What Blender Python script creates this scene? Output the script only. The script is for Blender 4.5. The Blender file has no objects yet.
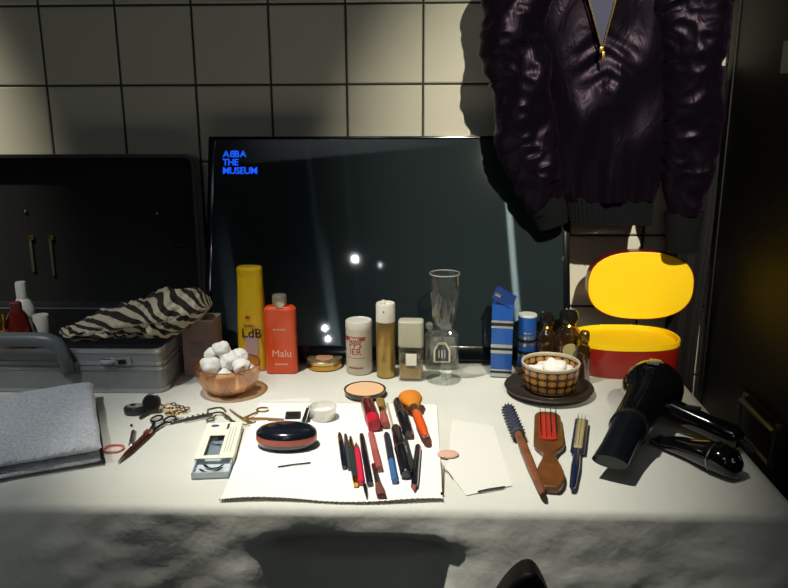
import bpy, bmesh, math, random
from mathutils import Matrix, Vector, noise
from math import pi, sin, cos, radians, sqrt, atan2, tan, hypot
random.seed(7)
SC = bpy.context.scene
COL = SC.collection
TZ = 0.75                      # table top height
# ---------------------------------------------------------------- camera
F = 780.0
CAMP = Vector((0, -1.58, 1.25))
CR = Matrix.Rotation(radians(2), 3, 'Z') @ Matrix.Rotation(radians(75.5), 3, 'X') @ Matrix.Rotation(radians(-.25), 3, 'Z')
def ray(x, y): return CR @ Vector(((x - 394) / F, -(y - 294) / F, -1))
def P(x, y, z=TZ):             # place in the room, on a level plane
    d = ray(x, y); return CAMP + d * ((z - CAMP.z) / d.z)
def W(x, y, Y=0.0):            # place in the room, on a plane parallel to the tiled wall
    d = ray(x, y); return CAMP + d * ((Y - CAMP.y) / d.y)
def WX(x, y, X):
    d = ray(x, y); return CAMP + d * ((X - CAMP.x) / d.x)
cam = bpy.data.cameras.new('camera'); cam.sensor_width = 36; cam.lens = 36 * F / 788
cam.clip_start = .02
co = bpy.data.objects.new('camera', cam); COL.objects.link(co)
co.matrix_world = Matrix.Translation(CAMP) @ CR.to_4x4(); SC.camera = co

# ---------------------------------------------------------------- materials
def lin(c):
    if isinstance(c, str): c = [int(c[i:i + 2], 16) / 255 for i in (0, 2, 4)]
    return tuple((v / 12.92 if v <= .04045 else ((v + .055) / 1.055) ** 2.4) for v in c) + (1,)
def mat(name, color, rough=.5, metal=0, coat=0, sheen=0, trans=0, emit=None, es=0, var=0, vscale=30, bump=0, bscale=200, bdist=.002, spec=.5, sub=0):
    m = bpy.data.materials.new(name); m.use_nodes = True
    nt = m.node_tree; b = nt.nodes['Principled BSDF']
    c = lin(color)
    b.inputs['Base Color'].default_value = c
    b.inputs['Roughness'].default_value = rough
    b.inputs['Metallic'].default_value = metal
    b.inputs['Coat Weight'].default_value = coat
    b.inputs['Coat Roughness'].default_value = .05
    b.inputs['Sheen Weight'].default_value = sheen
    b.inputs['Transmission Weight'].default_value = trans
    b.inputs['Specular IOR Level'].default_value = spec
    if emit: b.inputs['Emission Color'].default_value = lin(emit); b.inputs['Emission Strength'].default_value = es
    if var or bump:
        tc = nt.nodes.new('ShaderNodeTexCoord')
    if var:
        n = nt.nodes.new('ShaderNodeTexNoise'); n.inputs['Scale'].default_value = vscale; n.inputs['Detail'].default_value = 5
        nt.links.new(tc.outputs['Object'], n.inputs['Vector'])
        r = nt.nodes.new('ShaderNodeValToRGB')
        r.color_ramp.elements[0].position = .3; r.color_ramp.elements[1].position = .7
        r.color_ramp.elements[0].color = tuple(v * (1 - var) for v in c[:3]) + (1,)
        r.color_ramp.elements[1].color = tuple(min(1, v * (1 + var)) for v in c[:3]) + (1,)
        nt.links.new(n.outputs['Fac'], r.inputs['Fac']); nt.links.new(r.outputs['Color'], b.inputs['Base Color'])
    if bump:
        n = nt.nodes.new('ShaderNodeTexNoise'); n.inputs['Scale'].default_value = bscale; n.inputs['Detail'].default_value = 4
        nt.links.new(tc.outputs['Object'], n.inputs['Vector'])
        bp = nt.nodes.new('ShaderNodeBump'); bp.inputs['Strength'].default_value = bump; bp.inputs['Distance'].default_value = bdist
        nt.links.new(n.outputs['Fac'], bp.inputs['Height']); nt.links.new(bp.outputs['Normal'], b.inputs['Normal'])
    return m
def thin_glass(name, tint, refl=.06, rough=.02, body=0, bodycol='ffffff'):
    m = bpy.data.materials.new(name); m.use_nodes = True; nt = m.node_tree; N = nt.nodes; L = nt.links
    N.remove(N['Principled BSDF']); out = N['Material Output']
    tr = N.new('ShaderNodeBsdfTransparent'); tr.inputs['Color'].default_value = lin(tint)
    gl = N.new('ShaderNodeBsdfGlossy'); gl.inputs['Roughness'].default_value = rough
    lw = N.new('ShaderNodeLayerWeight'); lw.inputs['Blend'].default_value = .25
    ma = N.new('ShaderNodeMath'); ma.operation = 'MULTIPLY_ADD'; ma.inputs[1].default_value = .55; ma.inputs[2].default_value = refl
    L.new(lw.outputs['Facing'], ma.inputs[0])
    mx = N.new('ShaderNodeMixShader'); L.new(ma.outputs[0], mx.inputs[0])
    first = tr.outputs[0]
    if body:
        df = N.new('ShaderNodeBsdfDiffuse'); df.inputs['Color'].default_value = lin(bodycol)
        m2 = N.new('ShaderNodeMixShader'); m2.inputs[0].default_value = body
        L.new(tr.outputs[0], m2.inputs[1]); L.new(df.outputs[0], m2.inputs[2]); first = m2.outputs[0]
    L.new(first, mx.inputs[1]); L.new(gl.outputs[0], mx.inputs[2]); L.new(mx.outputs[0], out.inputs['Surface'])
    return m

# ---------------------------------------------------------------- mesh builder
class MB:
    def __init__(s): s.v = []; s.f = []; s.m = []; s.uv = {}
    def add(s, vs, fs, mi=0, M=None):
        o = len(s.v)
        for q in vs:
            q = Vector(q); s.v.append(M @ q if M is not None else q)
        for f in fs: s.f.append([i + o for i in f]); s.m.append(mi)
        return s
    def lathe(s, prof, n=32, axis='z', c=(0, 0, 0), mi=0, sx=1, sy=1, M=None, power=2):
        """prof: list of (along, radius); ends closed when radius > 0"""
        vs = []; fs = []; c = Vector(c); rings = []
        for a, r in prof:
            ring = []
            for k in range(n):
                t = 2 * pi * k / n; ct, st = cos(t), sin(t)
                if power != 2:
                    e = 2 / power
                    ct = math.copysign(abs(ct) ** e, ct); st = math.copysign(abs(st) ** e, st)
                p = (r * ct * sx, r * st * sy, a)
                if axis == 'x': p = (a, p[0], p[1])
                ring.append(len(vs)); vs.append(c + Vector(p))
            rings.append(ring)
        for i in range(len(rings) - 1):
            A, B = rings[i], rings[i + 1]
            for k in range(n):
                k2 = (k + 1) % n; fs.append([A[k], A[k2], B[k2], B[k]])
        if prof[0][1] > 1e-6: fs.append(rings[0][::-1])
        if prof[-1][1] > 1e-6: fs.append(rings[-1][:])
        return s.add(vs, fs, mi, M)
    def box(s, c, d, mi=0, M=None):
        x, y, z = d[0] / 2, d[1] / 2, d[2] / 2; c = Vector(c)
        vs = [c + Vector((i, j, k)) for i in (-x, x) for j in (-y, y) for k in (-z, z)]
        return s.add(vs, [[0, 1, 3, 2], [4, 6, 7, 5], [0, 4, 5, 1], [2, 3, 7, 6], [0, 2, 6, 4], [1, 5, 7, 3]], mi, M)
    def prism(s, pts, z0, z1, mi=0, M=None, scale_top=1):
        n = len(pts)
        cx = sum(p[0] for p in pts) / n; cy = sum(p[1] for p in pts) / n
        vs = [(p[0], p[1], z0) for p in pts] + [(cx + (p[0] - cx) * scale_top, cy + (p[1] - cy) * scale_top, z1) for p in pts]
        fs = [list(range(n))[::-1], list(range(n, 2 * n))] + [[k, (k + 1) % n, n + (k + 1) % n, n + k] for k in range(n)]
        return s.add(vs, fs, mi, M)
    def tube(s, pts, r, n=10, mi=0, closed=False, M=None, flat=1):
        pts = [Vector(p) for p in pts]; m = len(pts); vs = []; fs = []
        rr = r if isinstance(r, (list, tuple)) else [r] * m
        up = None
        for i, p in enumerate(pts):
            if closed: d = pts[(i + 1) % m] - pts[i - 1]
            else: d = pts[min(i + 1, m - 1)] - pts[max(i - 1, 0)]
            d.normalize()
            if up is None:
                up = Vector((0, 0, 1)) if abs(d.z) < .9 else Vector((1, 0, 0))
            a = up.cross(d).normalized(); b = d.cross(a); up = b
            for k in range(n):
                t = 2 * pi * k / n; vs.append(p + a * (cos(t) * rr[i]) + b * (sin(t) * rr[i] * flat))
        for i in range(m if closed else m - 1):
            j = (i + 1) % m
            for k in range(n):
                k2 = (k + 1) % n; fs.append([i * n + k, i * n + k2, j * n + k2, j * n + k])
        if not closed:
            fs.append(list(range(n))[::-1]); fs.append([(m - 1) * n + k for k in range(n)])
        return s.add(vs, fs, mi, M)
    def grid(s, fn, nu, nv, mi=0, closeu=False, uv=False):
        o = len(s.v); vs = []; fs = []
        cu = nu if closeu else nu + 1
        for i in range(cu):
            for j in range(nv + 1): vs.append(fn(i / nu, j / nv))
        for i in range(nu):
            for j in range(nv):
                i2 = (i + 1) % cu
                fs.append([i * (nv + 1) + j, i2 * (nv + 1) + j, i2 * (nv + 1) + j + 1, i * (nv + 1) + j + 1])
        if uv:
            for i in range(cu):
                for j in range(nv + 1): s.uv[o + i * (nv + 1) + j] = (i / nu, j / nv)
        return s.add(vs, fs, mi)
    def ball(s, c, r, n=12, mi=0, sq=(1, 1, 1), M=None, bump=0, seed=0):
        vs = []; fs = []; m = n // 2 + 1
        for i in range(m + 1):
            ph = -pi / 2 + pi * i / m
            for k in range(n):
                t = 2 * pi * k / n
                d = Vector((cos(ph) * cos(t), cos(ph) * sin(t), sin(ph)))
                q = 1 + (bump * (noise.noise(d * 1.25 + Vector((seed * 3.1, seed, 0))) + .16 * noise.noise(d * 5 + Vector((seed, 0, 2)))) if bump else 0)
                vs.append(Vector(c) + Vector((d.x * sq[0], d.y * sq[1], d.z * sq[2])) * r * q)
        for i in range(m):
            for k in range(n):
                k2 = (k + 1) % n; fs.append([i * n + k, i * n + k2, (i + 1) * n + k2, (i + 1) * n + k])
        return s.add(vs, fs, mi, M)
    def build(s, name, mats, parent=None, smooth=True, bevel=0, angle=38, segs=2, recalc=True, loc=None, rotz=None, solid=0, subsurf=0):
        me = bpy.data.meshes.new(name)
        me.from_pydata([tuple(q) for q in s.v], [], s.f)
        if not isinstance(mats, (list, tuple)): mats = [mats]
        for m in mats: me.materials.append(m)
        for p, i in zip(me.polygons, s.m): p.material_index = i
        if s.uv:
            l = me.uv_layers.new(name='UVMap')
            for lp in me.loops: l.data[lp.index].uv = s.uv.get(lp.vertex_index, (0, 0))
        bm = bmesh.new(); bm.from_mesh(me)
        bmesh.ops.remove_doubles(bm, verts=bm.verts, dist=1e-6)
        if recalc: bmesh.ops.recalc_face_normals(bm, faces=bm.faces)
        if bevel:
            es = [e for e in bm.edges if len(e.link_faces) == 2 and e.calc_face_angle(0) > radians(40)]
            bmesh.ops.bevel(bm, geom=es, offset=bevel, segments=segs, affect='EDGES', profile=.6, clamp_overlap=True)
        bm.to_mesh(me); bm.free()
        if smooth:
            for p in me.polygons: p.use_smooth = True
            me.set_sharp_from_angle(angle=radians(angle))
        o = bpy.data.objects.new(name, me); COL.objects.link(o)
        if parent: o.parent = parent
        if loc is not None: o.location = loc
        if rotz is not None: o.rotation_euler.z = rotz
        if solid:
            md = o.modifiers.new('s', 'SOLIDIFY'); md.thickness = solid; md.offset = 0
        if subsurf:
            md = o.modifiers.new('u', 'SUBSURF'); md.levels = subsurf; md.render_levels = subsurf
        return o
def tag(o, label, cat, group=None):
    o['label'] = label; o['category'] = cat
    if group: o['group'] = group
    return o
def struct(o): o['kind'] = 'structure'; return o
def thing(name, label, cat, loc=(0, 0, 0), rotz=0, group=None):
    o = bpy.data.objects.new(name, None); COL.objects.link(o); o.empty_display_size = .02
    o.location = loc; o.rotation_euler = (0, 0, rotz)
    return tag(o, label, cat, group)
def copy_tree(o, parent=None):
    c = o.copy(); COL.objects.link(c); c.parent = parent
    for ch in list(o.children): copy_tree(ch, c)
    return c
def rrect(w, h, r, n=5, cx=0, cy=0):
    pts = []
    for (x, y, a) in ((w / 2 - r, h / 2 - r, 0), (-w / 2 + r, h / 2 - r, 90), (-w / 2 + r, -h / 2 + r, 180), (w / 2 - r, -h / 2 + r, 270)):
        for k in range(n + 1):
            t = radians(a + 90 * k / n); pts.append((cx + x + r * cos(t), cy + y + r * sin(t)))
    return pts
def ell(a, b, n=40, power=2):
    e = 2 / power; out = []
    for k in range(n):
        t = 2 * pi * k / n; c, s_ = cos(t), sin(t)
        out.append((a * math.copysign(abs(c) ** e, c), b * math.copysign(abs(s_) ** e, s_)))
    return out
def text(name, body, size, m, parent, M, ext=.0002, bend=None, bold=0, spacing=1, align='CENTER', flipchars=''):
    """lettering as a mesh lying in local XY, then moved by M (or bent round a cylinder of radius bend facing -Y)"""
    mb = MB()
    if isinstance(body, int):          # print too small to read: a row of fine strokes
        n = body; w_ = size * .42; x0 = -n * w_ * 1.35 / 2
        for i in range(n):
            hgt = size * (.55 if i % 3 else .72)
            q = [Vector((x0 + i * w_ * 1.35 + a * w_, c * hgt, e)) for a in (0, 1) for c in (0, 1) for e in (-ext, ext)]
            if bend: q = [Vector(((bend + v.z) * sin(v.x / bend), -(bend + v.z) * cos(v.x / bend), v.y)) for v in q]
            mb.add(q, [[0, 1, 3, 2], [4, 6, 7, 5], [0, 4, 5, 1], [2, 3, 7, 6], [0, 2, 6, 4], [1, 5, 7, 3]], 0, M)
        return mb.build(name, m, parent, smooth=False)
    x = 0
    parts = [(body, False)]
    if flipchars:
        parts = []
        for i, ch in enumerate(body): parts.append((ch, str(i) in flipchars.split(',')))
    allp = []
    for ch, fl in parts:
        cu = bpy.data.curves.new('t', 'FONT'); cu.body = ch; cu.size = size; cu.extrude = ext; cu.offset = bold
        cu.space_character = spacing; cu.space_line = .85; cu.align_x = align if not flipchars else 'LEFT'; cu.resolution_u = 3
        ob = bpy.data.objects.new('t', cu); COL.objects.link(ob)
        dg = bpy.context.evaluated_depsgraph_get()
        me = bpy.data.meshes.new_from_object(ob.evaluated_get(dg))
        vs = [v.co.copy() for v in me.vertices]; fs = [list(p.vertices) for p in me.polygons]
        bpy.data.objects.remove(ob); bpy.data.meshes.remove(me); bpy.data.curves.remove(cu)
        if flipchars and vs:
            x0 = min(v.x for v in vs); x1 = max(v.x for v in vs)
            for v in vs:
                if fl: v.x = x0 + x1 - v.x
                v.x += x - x0
            x += (x1 - x0) + size * .05 * spacing
        out = []
        for v in vs:
            if bend:
                a = v.x / bend; r = bend + v.z
                out.append(Vector((r * sin(a), -r * cos(a), v.y)))
            else: out.append(v)
        allp.append((out, fs))
    for vs, fs in allp: mb.add(vs, fs, 0, M)
    return mb.build(name, m, parent, smooth=False, recalc=False)
UPR = Matrix.Rotation(radians(90), 4, 'X')       # lettering upright, facing -Y
def span(px0, px1, y, z=TZ): return (P(px1, y, z) - P(px0, y, z)).length
def lying(name, label, cat, p0, p1, z=TZ, lift=.0004, group=None):
    a = P(p0[0], p0[1], z); b = P(p1[0], p1[1], z); d = b - a
    o = thing(name, label, cat, (a.x, a.y, z + lift), atan2(d.y, d.x), group)
    return o, d.length

# common materials
M_white_pl = mat('white_plastic', 'e4e2d6', .35)
M_black = mat('black_plastic', '101012', .3)
M_blackgl = mat('glossy_black', '08080a', .08, coat=.6)
M_chrome = mat('chrome', 'd8d8dc', .12, metal=1)
M_steel = mat('steel', 'a8a8a4', .3, metal=1)
M_gold = mat('gold', 'd2a24a', .22, metal=1)
M_brass = mat('brass', 'b89a5c', .35, metal=1)
M_cream = mat('cream_card', 'f3eedb', .6)
M_darktext = mat('dark_ink', '23232a', .5)
M_redtext = mat('red_ink', 'a8423a', .5)
M_wood = mat('wood', '8a5326', .42, var=.35, vscale=60, coat=.2)
M_cotton = mat('cotton_wool', 'f0efe9', .95, sheen=.5, bump=.8, bscale=350)
M_paper = mat('paper', 'e3e2d8', .85, bump=.12, bscale=500)
M_bristle = mat('dark_bristle', '1c1a1e', .6)

# ================================================================ SETTING
LX = -1.75; RX = .86; FY = -5.0; CZ = 3.1
m_floor = mat('dark_floor', '24201d', .55, var=.3, vscale=3)
struct(MB().box(((LX + RX) / 2, FY / 2, -.05), (RX - LX + .2, -FY + .2, .1)).build('floor', m_floor, smooth=False))
m_blackwall = mat('black_wall', '141412', .7, var=.3, vscale=2)
struct(MB().box((LX - .05, FY / 2, CZ / 2), (.1, -FY, CZ)).build('wall_left', m_blackwall, smooth=False))
struct(MB().box((RX + .05, FY / 2, CZ / 2), (.1, -FY, CZ)).build('wall_right', m_blackwall, smooth=False))
struct(MB().box(((LX + RX) / 2, FY - .05, CZ / 2), (RX - LX, .1, CZ)).build('wall_front', m_blackwall, smooth=False))
m_ceil = mat('pale_ceiling', 'd4d8dc', .8)
cm = MB(); cm.box(((LX + RX) / 2, FY / 2, CZ + .05), (RX - LX, -FY, .1), 1)
cm.prism([(LX, 0), (LX, -3.22), (RX, -2.80), (RX, 0)], CZ - .12, CZ, 0)
struct(cm.build('ceiling', [m_ceil, m_blackwall], smooth=False))
# tiled wall
m_tile = mat('glazed_tile', 'cfccba', .16, coat=.5, var=.03, vscale=2)
m_grout = mat('dark_grout', '34362f', .9, bump=.3)
mb = MB(); PT = .1494; X0 = .0034; Z0 = 1.2653; g = .0042
ix0 = int((LX - X0) / PT) - 1; ix1 = int((RX - X0) / PT) + 1
rt = random.Random(3)
for i in range(ix0, ix1):
    for k in range(-9, 13):
        xa = X0 + i * PT + g / 2; xb = xa + PT - g; za = Z0 + k * PT + g / 2; zb = za + PT - g
        xa = max(xa, LX); xb = min(xb, RX)
        if za < 0 or zb > CZ or xb - xa < .01: continue
        ty = rt.uniform(-.0002, .0002); tz = rt.uniform(-.0002, .0002); b = .0022
        def q(x, z, d): return (x, d, z)
        vs = [q(xa, za, 0), q(xb, za, 0), q(xb, zb, 0), q(xa, zb, 0),
              q(xa + b, za + b, -.002 + ty), q(xb - b, za + b, -.002 - ty), q(xb - b, zb - b, -.002 + tz), q(xa + b, zb - b, -.002 - tz)]
        mb.add(vs, [[4, 5, 6, 7], [0, 1, 5, 4], [1, 2, 6, 5], [2, 3, 7, 6], [3, 0, 4, 7]], 0)
mb.box(((LX + RX) / 2, .0504, CZ / 2), (RX - LX, .1, CZ), 1)
struct(mb.build('wall_back', [m_tile, m_grout], smooth=False, recalc=False))

# tall black road case standing to the right of the table
rc = thing('road_case', 'tall black road case with folding metal handle standing right of the table', 'case', (.70, -.42, 0))
CW = .70 - .585
m_case = mat('black_laminate', '0d0d0b', .6, var=.3, vscale=4)
m_trim = mat('dark_trim', '131311', .6)
MB().box((.02, .025, 1.05), (.27, .76, 2.1)).build('body', m_case, rc, bevel=.006)
for zz in (.01, 2.09):
    MB().box((-CW - .0015, .02, zz), (.003, .76, .03)).build('edge_strip', m_trim, rc, bevel=.001)
for yy in (-.345, .389):
    MB().box((-CW - .0015, yy, 1.05), (.003, .028, 2.05)).build('edge_strip', m_trim, rc, bevel=.001)
# handle
def hp(px, py): 
    w = WX(px, py, .585); return Vector((-CW - .006, w.y + .42, w.z))
A = hp(748, 398); B = hp(781, 432); C_ = hp(779, 470); D = hp(746, 428)
ya, yb = (A.y + D.y) / 2, (B.y + C_.y) / 2
zt = (A.z + B.z) / 2; zb_ = (C_.z + D.z) / 2
hd = MB().box((-CW - .002, (ya + yb) / 2, (zt + zb_) / 2), (.004, abs(yb - ya) + .05, zt - zb_ + .03)).build('handle_plate', m_trim, rc, bevel=.0015)
MB().tube([(-CW - .012, ya, zt), (-CW - .03, ya, zt), (-CW - .03, ya, zb_), (-CW - .012, ya, zb_)][:1] +
          [(-CW - .014, ya, zt), (-CW - .014, yb, zt), (-CW - .014, yb, zb_), (-CW - .014, ya, zb_)][1:] + [(-CW - .014, ya, zt - .001)], .005, 10).build('handle', mat('worn_steel', '8a8a82', .4, metal=.6), hd)
for yy in (ya, yb):
    MB().lathe([(0, .006), (.004, .006), (.006, .003)], 12, c=(0, 0, 0), M=Matrix.Translation((-CW - .004, yy, zt + .008)) @ Matrix.Rotation(radians(-90), 4, 'Y')).build('screw', M_steel, hd)
w = WX(787, 57, .585)
MB().box((-CW - .0012, w.y + .42, w.z), (.001, .03, .05)).build('paper_label', mat('grey_label', '8a8a86', .8), rc)

# ================================================================ TABLE + CLOTH
TX0, TX1, TY0, TY1 = -1.25, .462, -.705, -.012
tb = thing('makeup_table', 'long table against the tiled wall, hidden under a white cloth', 'table', ((TX0 + TX1) / 2, (TY0 + TY1) / 2, 0))
hx = (TX1 - TX0) / 2; hy = (TY1 - TY0) / 2
MB().box((0, 0, TZ - .018), (hx * 2, hy * 2, .028)).build('table_top', M_wood, tb, bevel=.003)
for sx in (-1, 1):
    for sy in (-1, 1):
        MB().box((sx * (hx - .05), sy * (hy - .05), (TZ - .032) / 2), (.05, .05, TZ - .032)).build('leg', M_wood, tb, bevel=.003)
m_cloth = mat('white_tablecloth', 'd6d6cb', .9, var=.05, vscale=9, bump=.3, bscale=34, bdist=.006)
xl = TX0; xr = TX1; yf = TY0
def cloth(u, v):
    a = xl + u * (xr - xl + .42); b = v * (TY1 - yf + .62)       # b from the back edge
    a0 = a; b0 = b
    ox = max(0, a - xr); oy = max(0, b - (TY1 - yf))
    x = min(a, xr); y = max(yf, TY1 - b)
    z = TZ
    nz = noise.noise(Vector((a * 5, b * 9, 0))); n2 = noise.noise(Vector((a * 22 + b * 9, b * 24, 3)))
    z -= .0007 + .0006 * nz + .0002 * n2
    rad = .0065
    if oy > 0 and ox == 0:
        t = min(oy / (rad * pi / 2), 1) * pi / 2
        y = yf - rad * sin(t); z -= rad * (1 - cos(t)) + max(0, oy - rad * pi / 2)
        k = min(1, max(0, oy - .01) / .16)
        # hanging folds: broad pleats, and one overlapping edge
        wv = .008 * sin(a * 21 + 1.5 * sin(a * 9 + 2)) + .003 * noise.noise(Vector((a * 14 + oy * 3, oy * 5, 7)))
        wv += .010 * max(0, 1 - abs(a - .035) / .02) + (.014 if a > .035 else 0)
        cr = .0020 * noise.noise(Vector((a * 26 + oy * 20, oy * 38, 1)))
        hs = min(1, max(0, (oy - .040) / .03)); hs = hs * hs * (3 - 2 * hs)
        hol = -.050 * math.exp(-((a + .075) / .105) ** 4) * hs  # hollow shaped into the cloth to make the shadow area under its front edge
        y -= (wv + .012) * k + hol + cr * min(1, oy / .03)
    elif ox > 0 and oy == 0:
        t = min(ox / (rad * pi / 2), 1) * pi / 2
        x = xr + rad * sin(t); z -= rad * (1 - cos(t)) + max(0, ox - rad * pi / 2)
        k = min(1, max(0, ox - .01) / .16)
        x += (.009 * sin(b * 24) + .009) * k
    elif ox > 0 and oy > 0:
        d = max(ox, oy); t = min(d / (rad * pi / 2), 1) * pi / 2
        x = xr + rad * sin(t) * min(1, ox / d * 1.4); y = yf - rad * sin(t) * min(1, oy / d * 1.4)
        z -= rad * (1 - cos(t)) + max(0, d - rad * pi / 2)
        m_ = min(ox, oy) * .22
        x += m_ + .004; y -= m_ + .02 * min(1, max(0, oy - .01) / .16) * min(1, oy / d)
    return Vector((x, y, z))
tc_ = MB().grid(cloth, 240, 150).build('tablecloth', m_cloth, angle=80)
tag(tc_, 'white cotton cloth covering the table and hanging over its front edge', 'tablecloth')

# ================================================================ TELEVISION leaning on the wall
# screen plane: bottom front edge near the table, top against the tiles
bl = P(203, 364); topz = W(209, 137, -.05).z
yb0 = bl.y; H_tv = 0
TOPY = -.05
zt_ = W(400, 137, TOPY).z
lean = atan2(TOPY - yb0, zt_ - TZ)
TVH = hypot(TOPY - yb0, zt_ - TZ); 
xL = W(209, 137, TOPY).x; xR = W(567.5, 300, -.125).x; TVW = xR - xL
RZ = .031 * sin(lean); TVH -= RZ
tv = thing('television', 'flat black television leaning on the tiled wall behind the bottles', 'television', ((xL + xR) / 2, yb0 + RZ * tan(lean), TZ + .0006 + RZ))
def tv_y(z): return yb0 + (z - TZ) * tan(lean)
tv.rotation_euler = (-lean, 0, 0)
m_screen = bpy.data.materials.new('glossy_screen'); m_screen.use_nodes = True
nt = m_screen.node_tree; b = nt.nodes['Principled BSDF']
b.inputs['Base Color'].default_value = lin('222b2d'); b.inputs['Roughness'].default_value = .03
b.inputs['Coat Weight'].default_value = .0
gl = nt.nodes.new('ShaderNodeBsdfAnisotropic') if hasattr(bpy.types, 'ShaderNodeBsdfAnisotropic') else nt.nodes.new('ShaderNodeBsdfGlossy')
gl.inputs['Roughness'].default_value = .17; gl.inputs['Anisotropy'].default_value = .97; gl.inputs['Color'].default_value = lin('9fb8c8')
tg = nt.nodes.new('ShaderNodeCombineXYZ'); tg.inputs[0].default_value = 1; tg.inputs[1].default_value = 0; tg.inputs[2].default_value = .10
vt = nt.nodes.new('ShaderNodeVectorTransform'); vt.vector_type = 'VECTOR'; vt.convert_from = 'OBJECT'; vt.convert_to = 'WORLD'
nt.links.new(tg.outputs[0], vt.inputs[0]); nt.links.new(vt.outputs[0], gl.inputs['Tangent'])
mx = nt.nodes.new('ShaderNodeMixShader'); mx.inputs[0].default_value = .007
nt.links.new(b.outputs[0], mx.inputs[1]); nt.links.new(gl.outputs[0], mx.inputs[2])
nt.links.new(mx.outputs[0], nt.nodes['Material Output'].inputs['Surface'])
m_bez = mat('piano_black_bezel', '0c0e10', .12, coat=.3)
MB().box((0, .016, TVH / 2), (TVW, .028, TVH)).build('housing', M_black, tv, bevel=.004)
fr = MB(); bt = .012; tt_ = .005
fr.box((0, -.0005, TVH - tt_ / 2), (TVW, .006, tt_)); fr.box((0, -.0005, .013), (TVW, .006, .026))
fr.box((-TVW / 2 + bt / 2, -.0005, TVH / 2), (bt, .006, TVH - .012)); fr.box((TVW / 2 - bt / 2, -.0005, TVH / 2), (bt, .006, TVH - .012))
fr.build('bezel', m_bez, tv, bevel=.0012)
MB().box((0, .0008, (TVH - tt_ + .026) / 2), (TVW - 2 * bt, .002, TVH - tt_ - .026)).build('screen', m_screen, tv, smooth=False)
m_blue = mat('lit_blue_lettering', '1a5cff', .5, emit='1458f5', es=1.1)
tx = -TVW / 2 + (W(224, 150, -.05).x - xL)
def tvz(py): return (W(240, py, -.055).z - TZ - RZ) / cos(lean)
sz = .0132 / .72
for body, py, fl in (('ABBA', 157, '1'), ('THE', 165, ''), ('MUSEUM', 173.2, '')):
    o = text('screen_lettering', body, sz * (.96 if body != 'MUSEUM' else 1.0), m_blue, tv, Matrix.Translation((tx, -.0006, tvz(py))) @ UPR, bold=.00035, flipchars='1' if body == 'ABBA' else '', align='LEFT', spacing=.92, ext=.0001)

# ================================================================ SILVER BRIEFCASE
fr_ = P(165, 393); rt_y = -.155
case = thing('briefcase', 'open silver aluminium briefcase with dark lining at the left of the table', 'briefcase', (fr_.x - .235, fr_.y, TZ + .0006))
hw = .235; BD = .258; BH = .078; wl = .004
m_alu = mat('brushed_aluminium', '8b8f8e', .38, metal=.35, var=.12, vscale=12)
m_alu2 = mat('polished_edge', 'a3a6a5', .25, metal=.5)
m_line = mat('black_lining', '0e1012', .9, bump=.3, bscale=300)
def shell(mb, w, d, z0, z1, t, bottom=True, mi=0, mi2=1):
    out = rrect(w, d, .018, 5, 0, d / 2); inn = rrect(w - 2 * t, d - 2 * t, .015, 5, 0, d / 2); n = len(out)
    vs = [(p[0], p[1], z0) for p in out] + [(p[0], p[1], z1) for p in out] + [(p[0], p[1], z1) for p in inn] + [(p[0], p[1], z0 + t) for p in inn]
    for k in range(n):
        k2 = (k + 1) % n
        mb.add([vs[k], vs[k2], vs[n + k2], vs[n + k]], [[0, 1, 2, 3]], mi)
        mb.add([vs[n + k], vs[n + k2], vs[2 * n + k2], vs[2 * n + k]], [[0, 1, 2, 3]], mi)
        mb.add([vs[2 * n + k], vs[2 * n + k2], vs[3 * n + k2], vs[3 * n + k]], [[0, 1, 2, 3]], mi2)
    mb.add(vs[:n], [list(range(n))[::-1]], mi); mb.add(vs[3 * n:], [list(range(n))], mi2)
mb = MB(); shell(mb, 2 * hw, BD, 0, BH, wl)
mb.build('base_shell', [m_alu, m_line], case, recalc=False)
for z0, z1 in ((.0, .007), (.040, .046), (.050, .056), (.071, .0785)):
    mb = MB(); o_ = rrect(2 * hw + .003, BD + .003, .0195, 5, 0, BD / 2); i_ = rrect(2 * hw - .001, BD - .001, .018, 5, 0, BD / 2); n = len(o_)
    for k in range(n):
        k2 = (k + 1) % n
        q8 = [(o_[k][0], o_[k][1], z0), (o_[k2][0], o_[k2][1], z0), (o_[k2][0], o_[k2][1], z1), (o_[k][0], o_[k][1], z1), (i_[k][0], i_[k][1], z0), (i_[k2][0], i_[k2][1], z0), (i_[k2][0], i_[k2][1], z1), (i_[k][0], i_[k][1], z1)]
        mb.add(q8, [[0, 1, 2, 3], [3, 2, 6, 7], [0, 4, 5, 1]])
    mb.build('edge_rib', m_alu2, case, recalc=False)
# handle
m_hand = mat('grey_plastic', '5b6264', .4, var=.08, vscale=20)
hx_r = W(67, 360, fr_.y - .01).x - case.location.x; hx_l = hx_r - .15
hz = .046; pts = []
for x, y, z in ((hx_r, -.008, hz), (hx_r, -.016, hz + .018), (hx_r - .003, -.020, hz + .038), (hx_r - .010, -.022, hz + .049), (hx_r - .022, -.023, hz + .0545), (hx_r - .04, -.023, hz + .056),
                (hx_l + .04, -.023, hz + .056), (hx_l + .022, -.023, hz + .0545), (hx_l + .010, -.022, hz + .049), (hx_l + .003, -.020, hz + .038), (hx_l, -.016, hz + .018), (hx_l, -.008, hz)):
    pts.append((x, y, z))
MB().tube(pts, [.011] * 3 + [.0125] * 6 + [.011] * 3, 14, flat=1.0).build('handle', m_hand, case)
for x in (hx_r, hx_l):
    MB().box((x, -.004, hz), (.032, .007, .022)).build('handle_mount', m_hand, case, bevel=.002)
lx = W(115, 359, fr_.y).x - case.location.x
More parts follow.
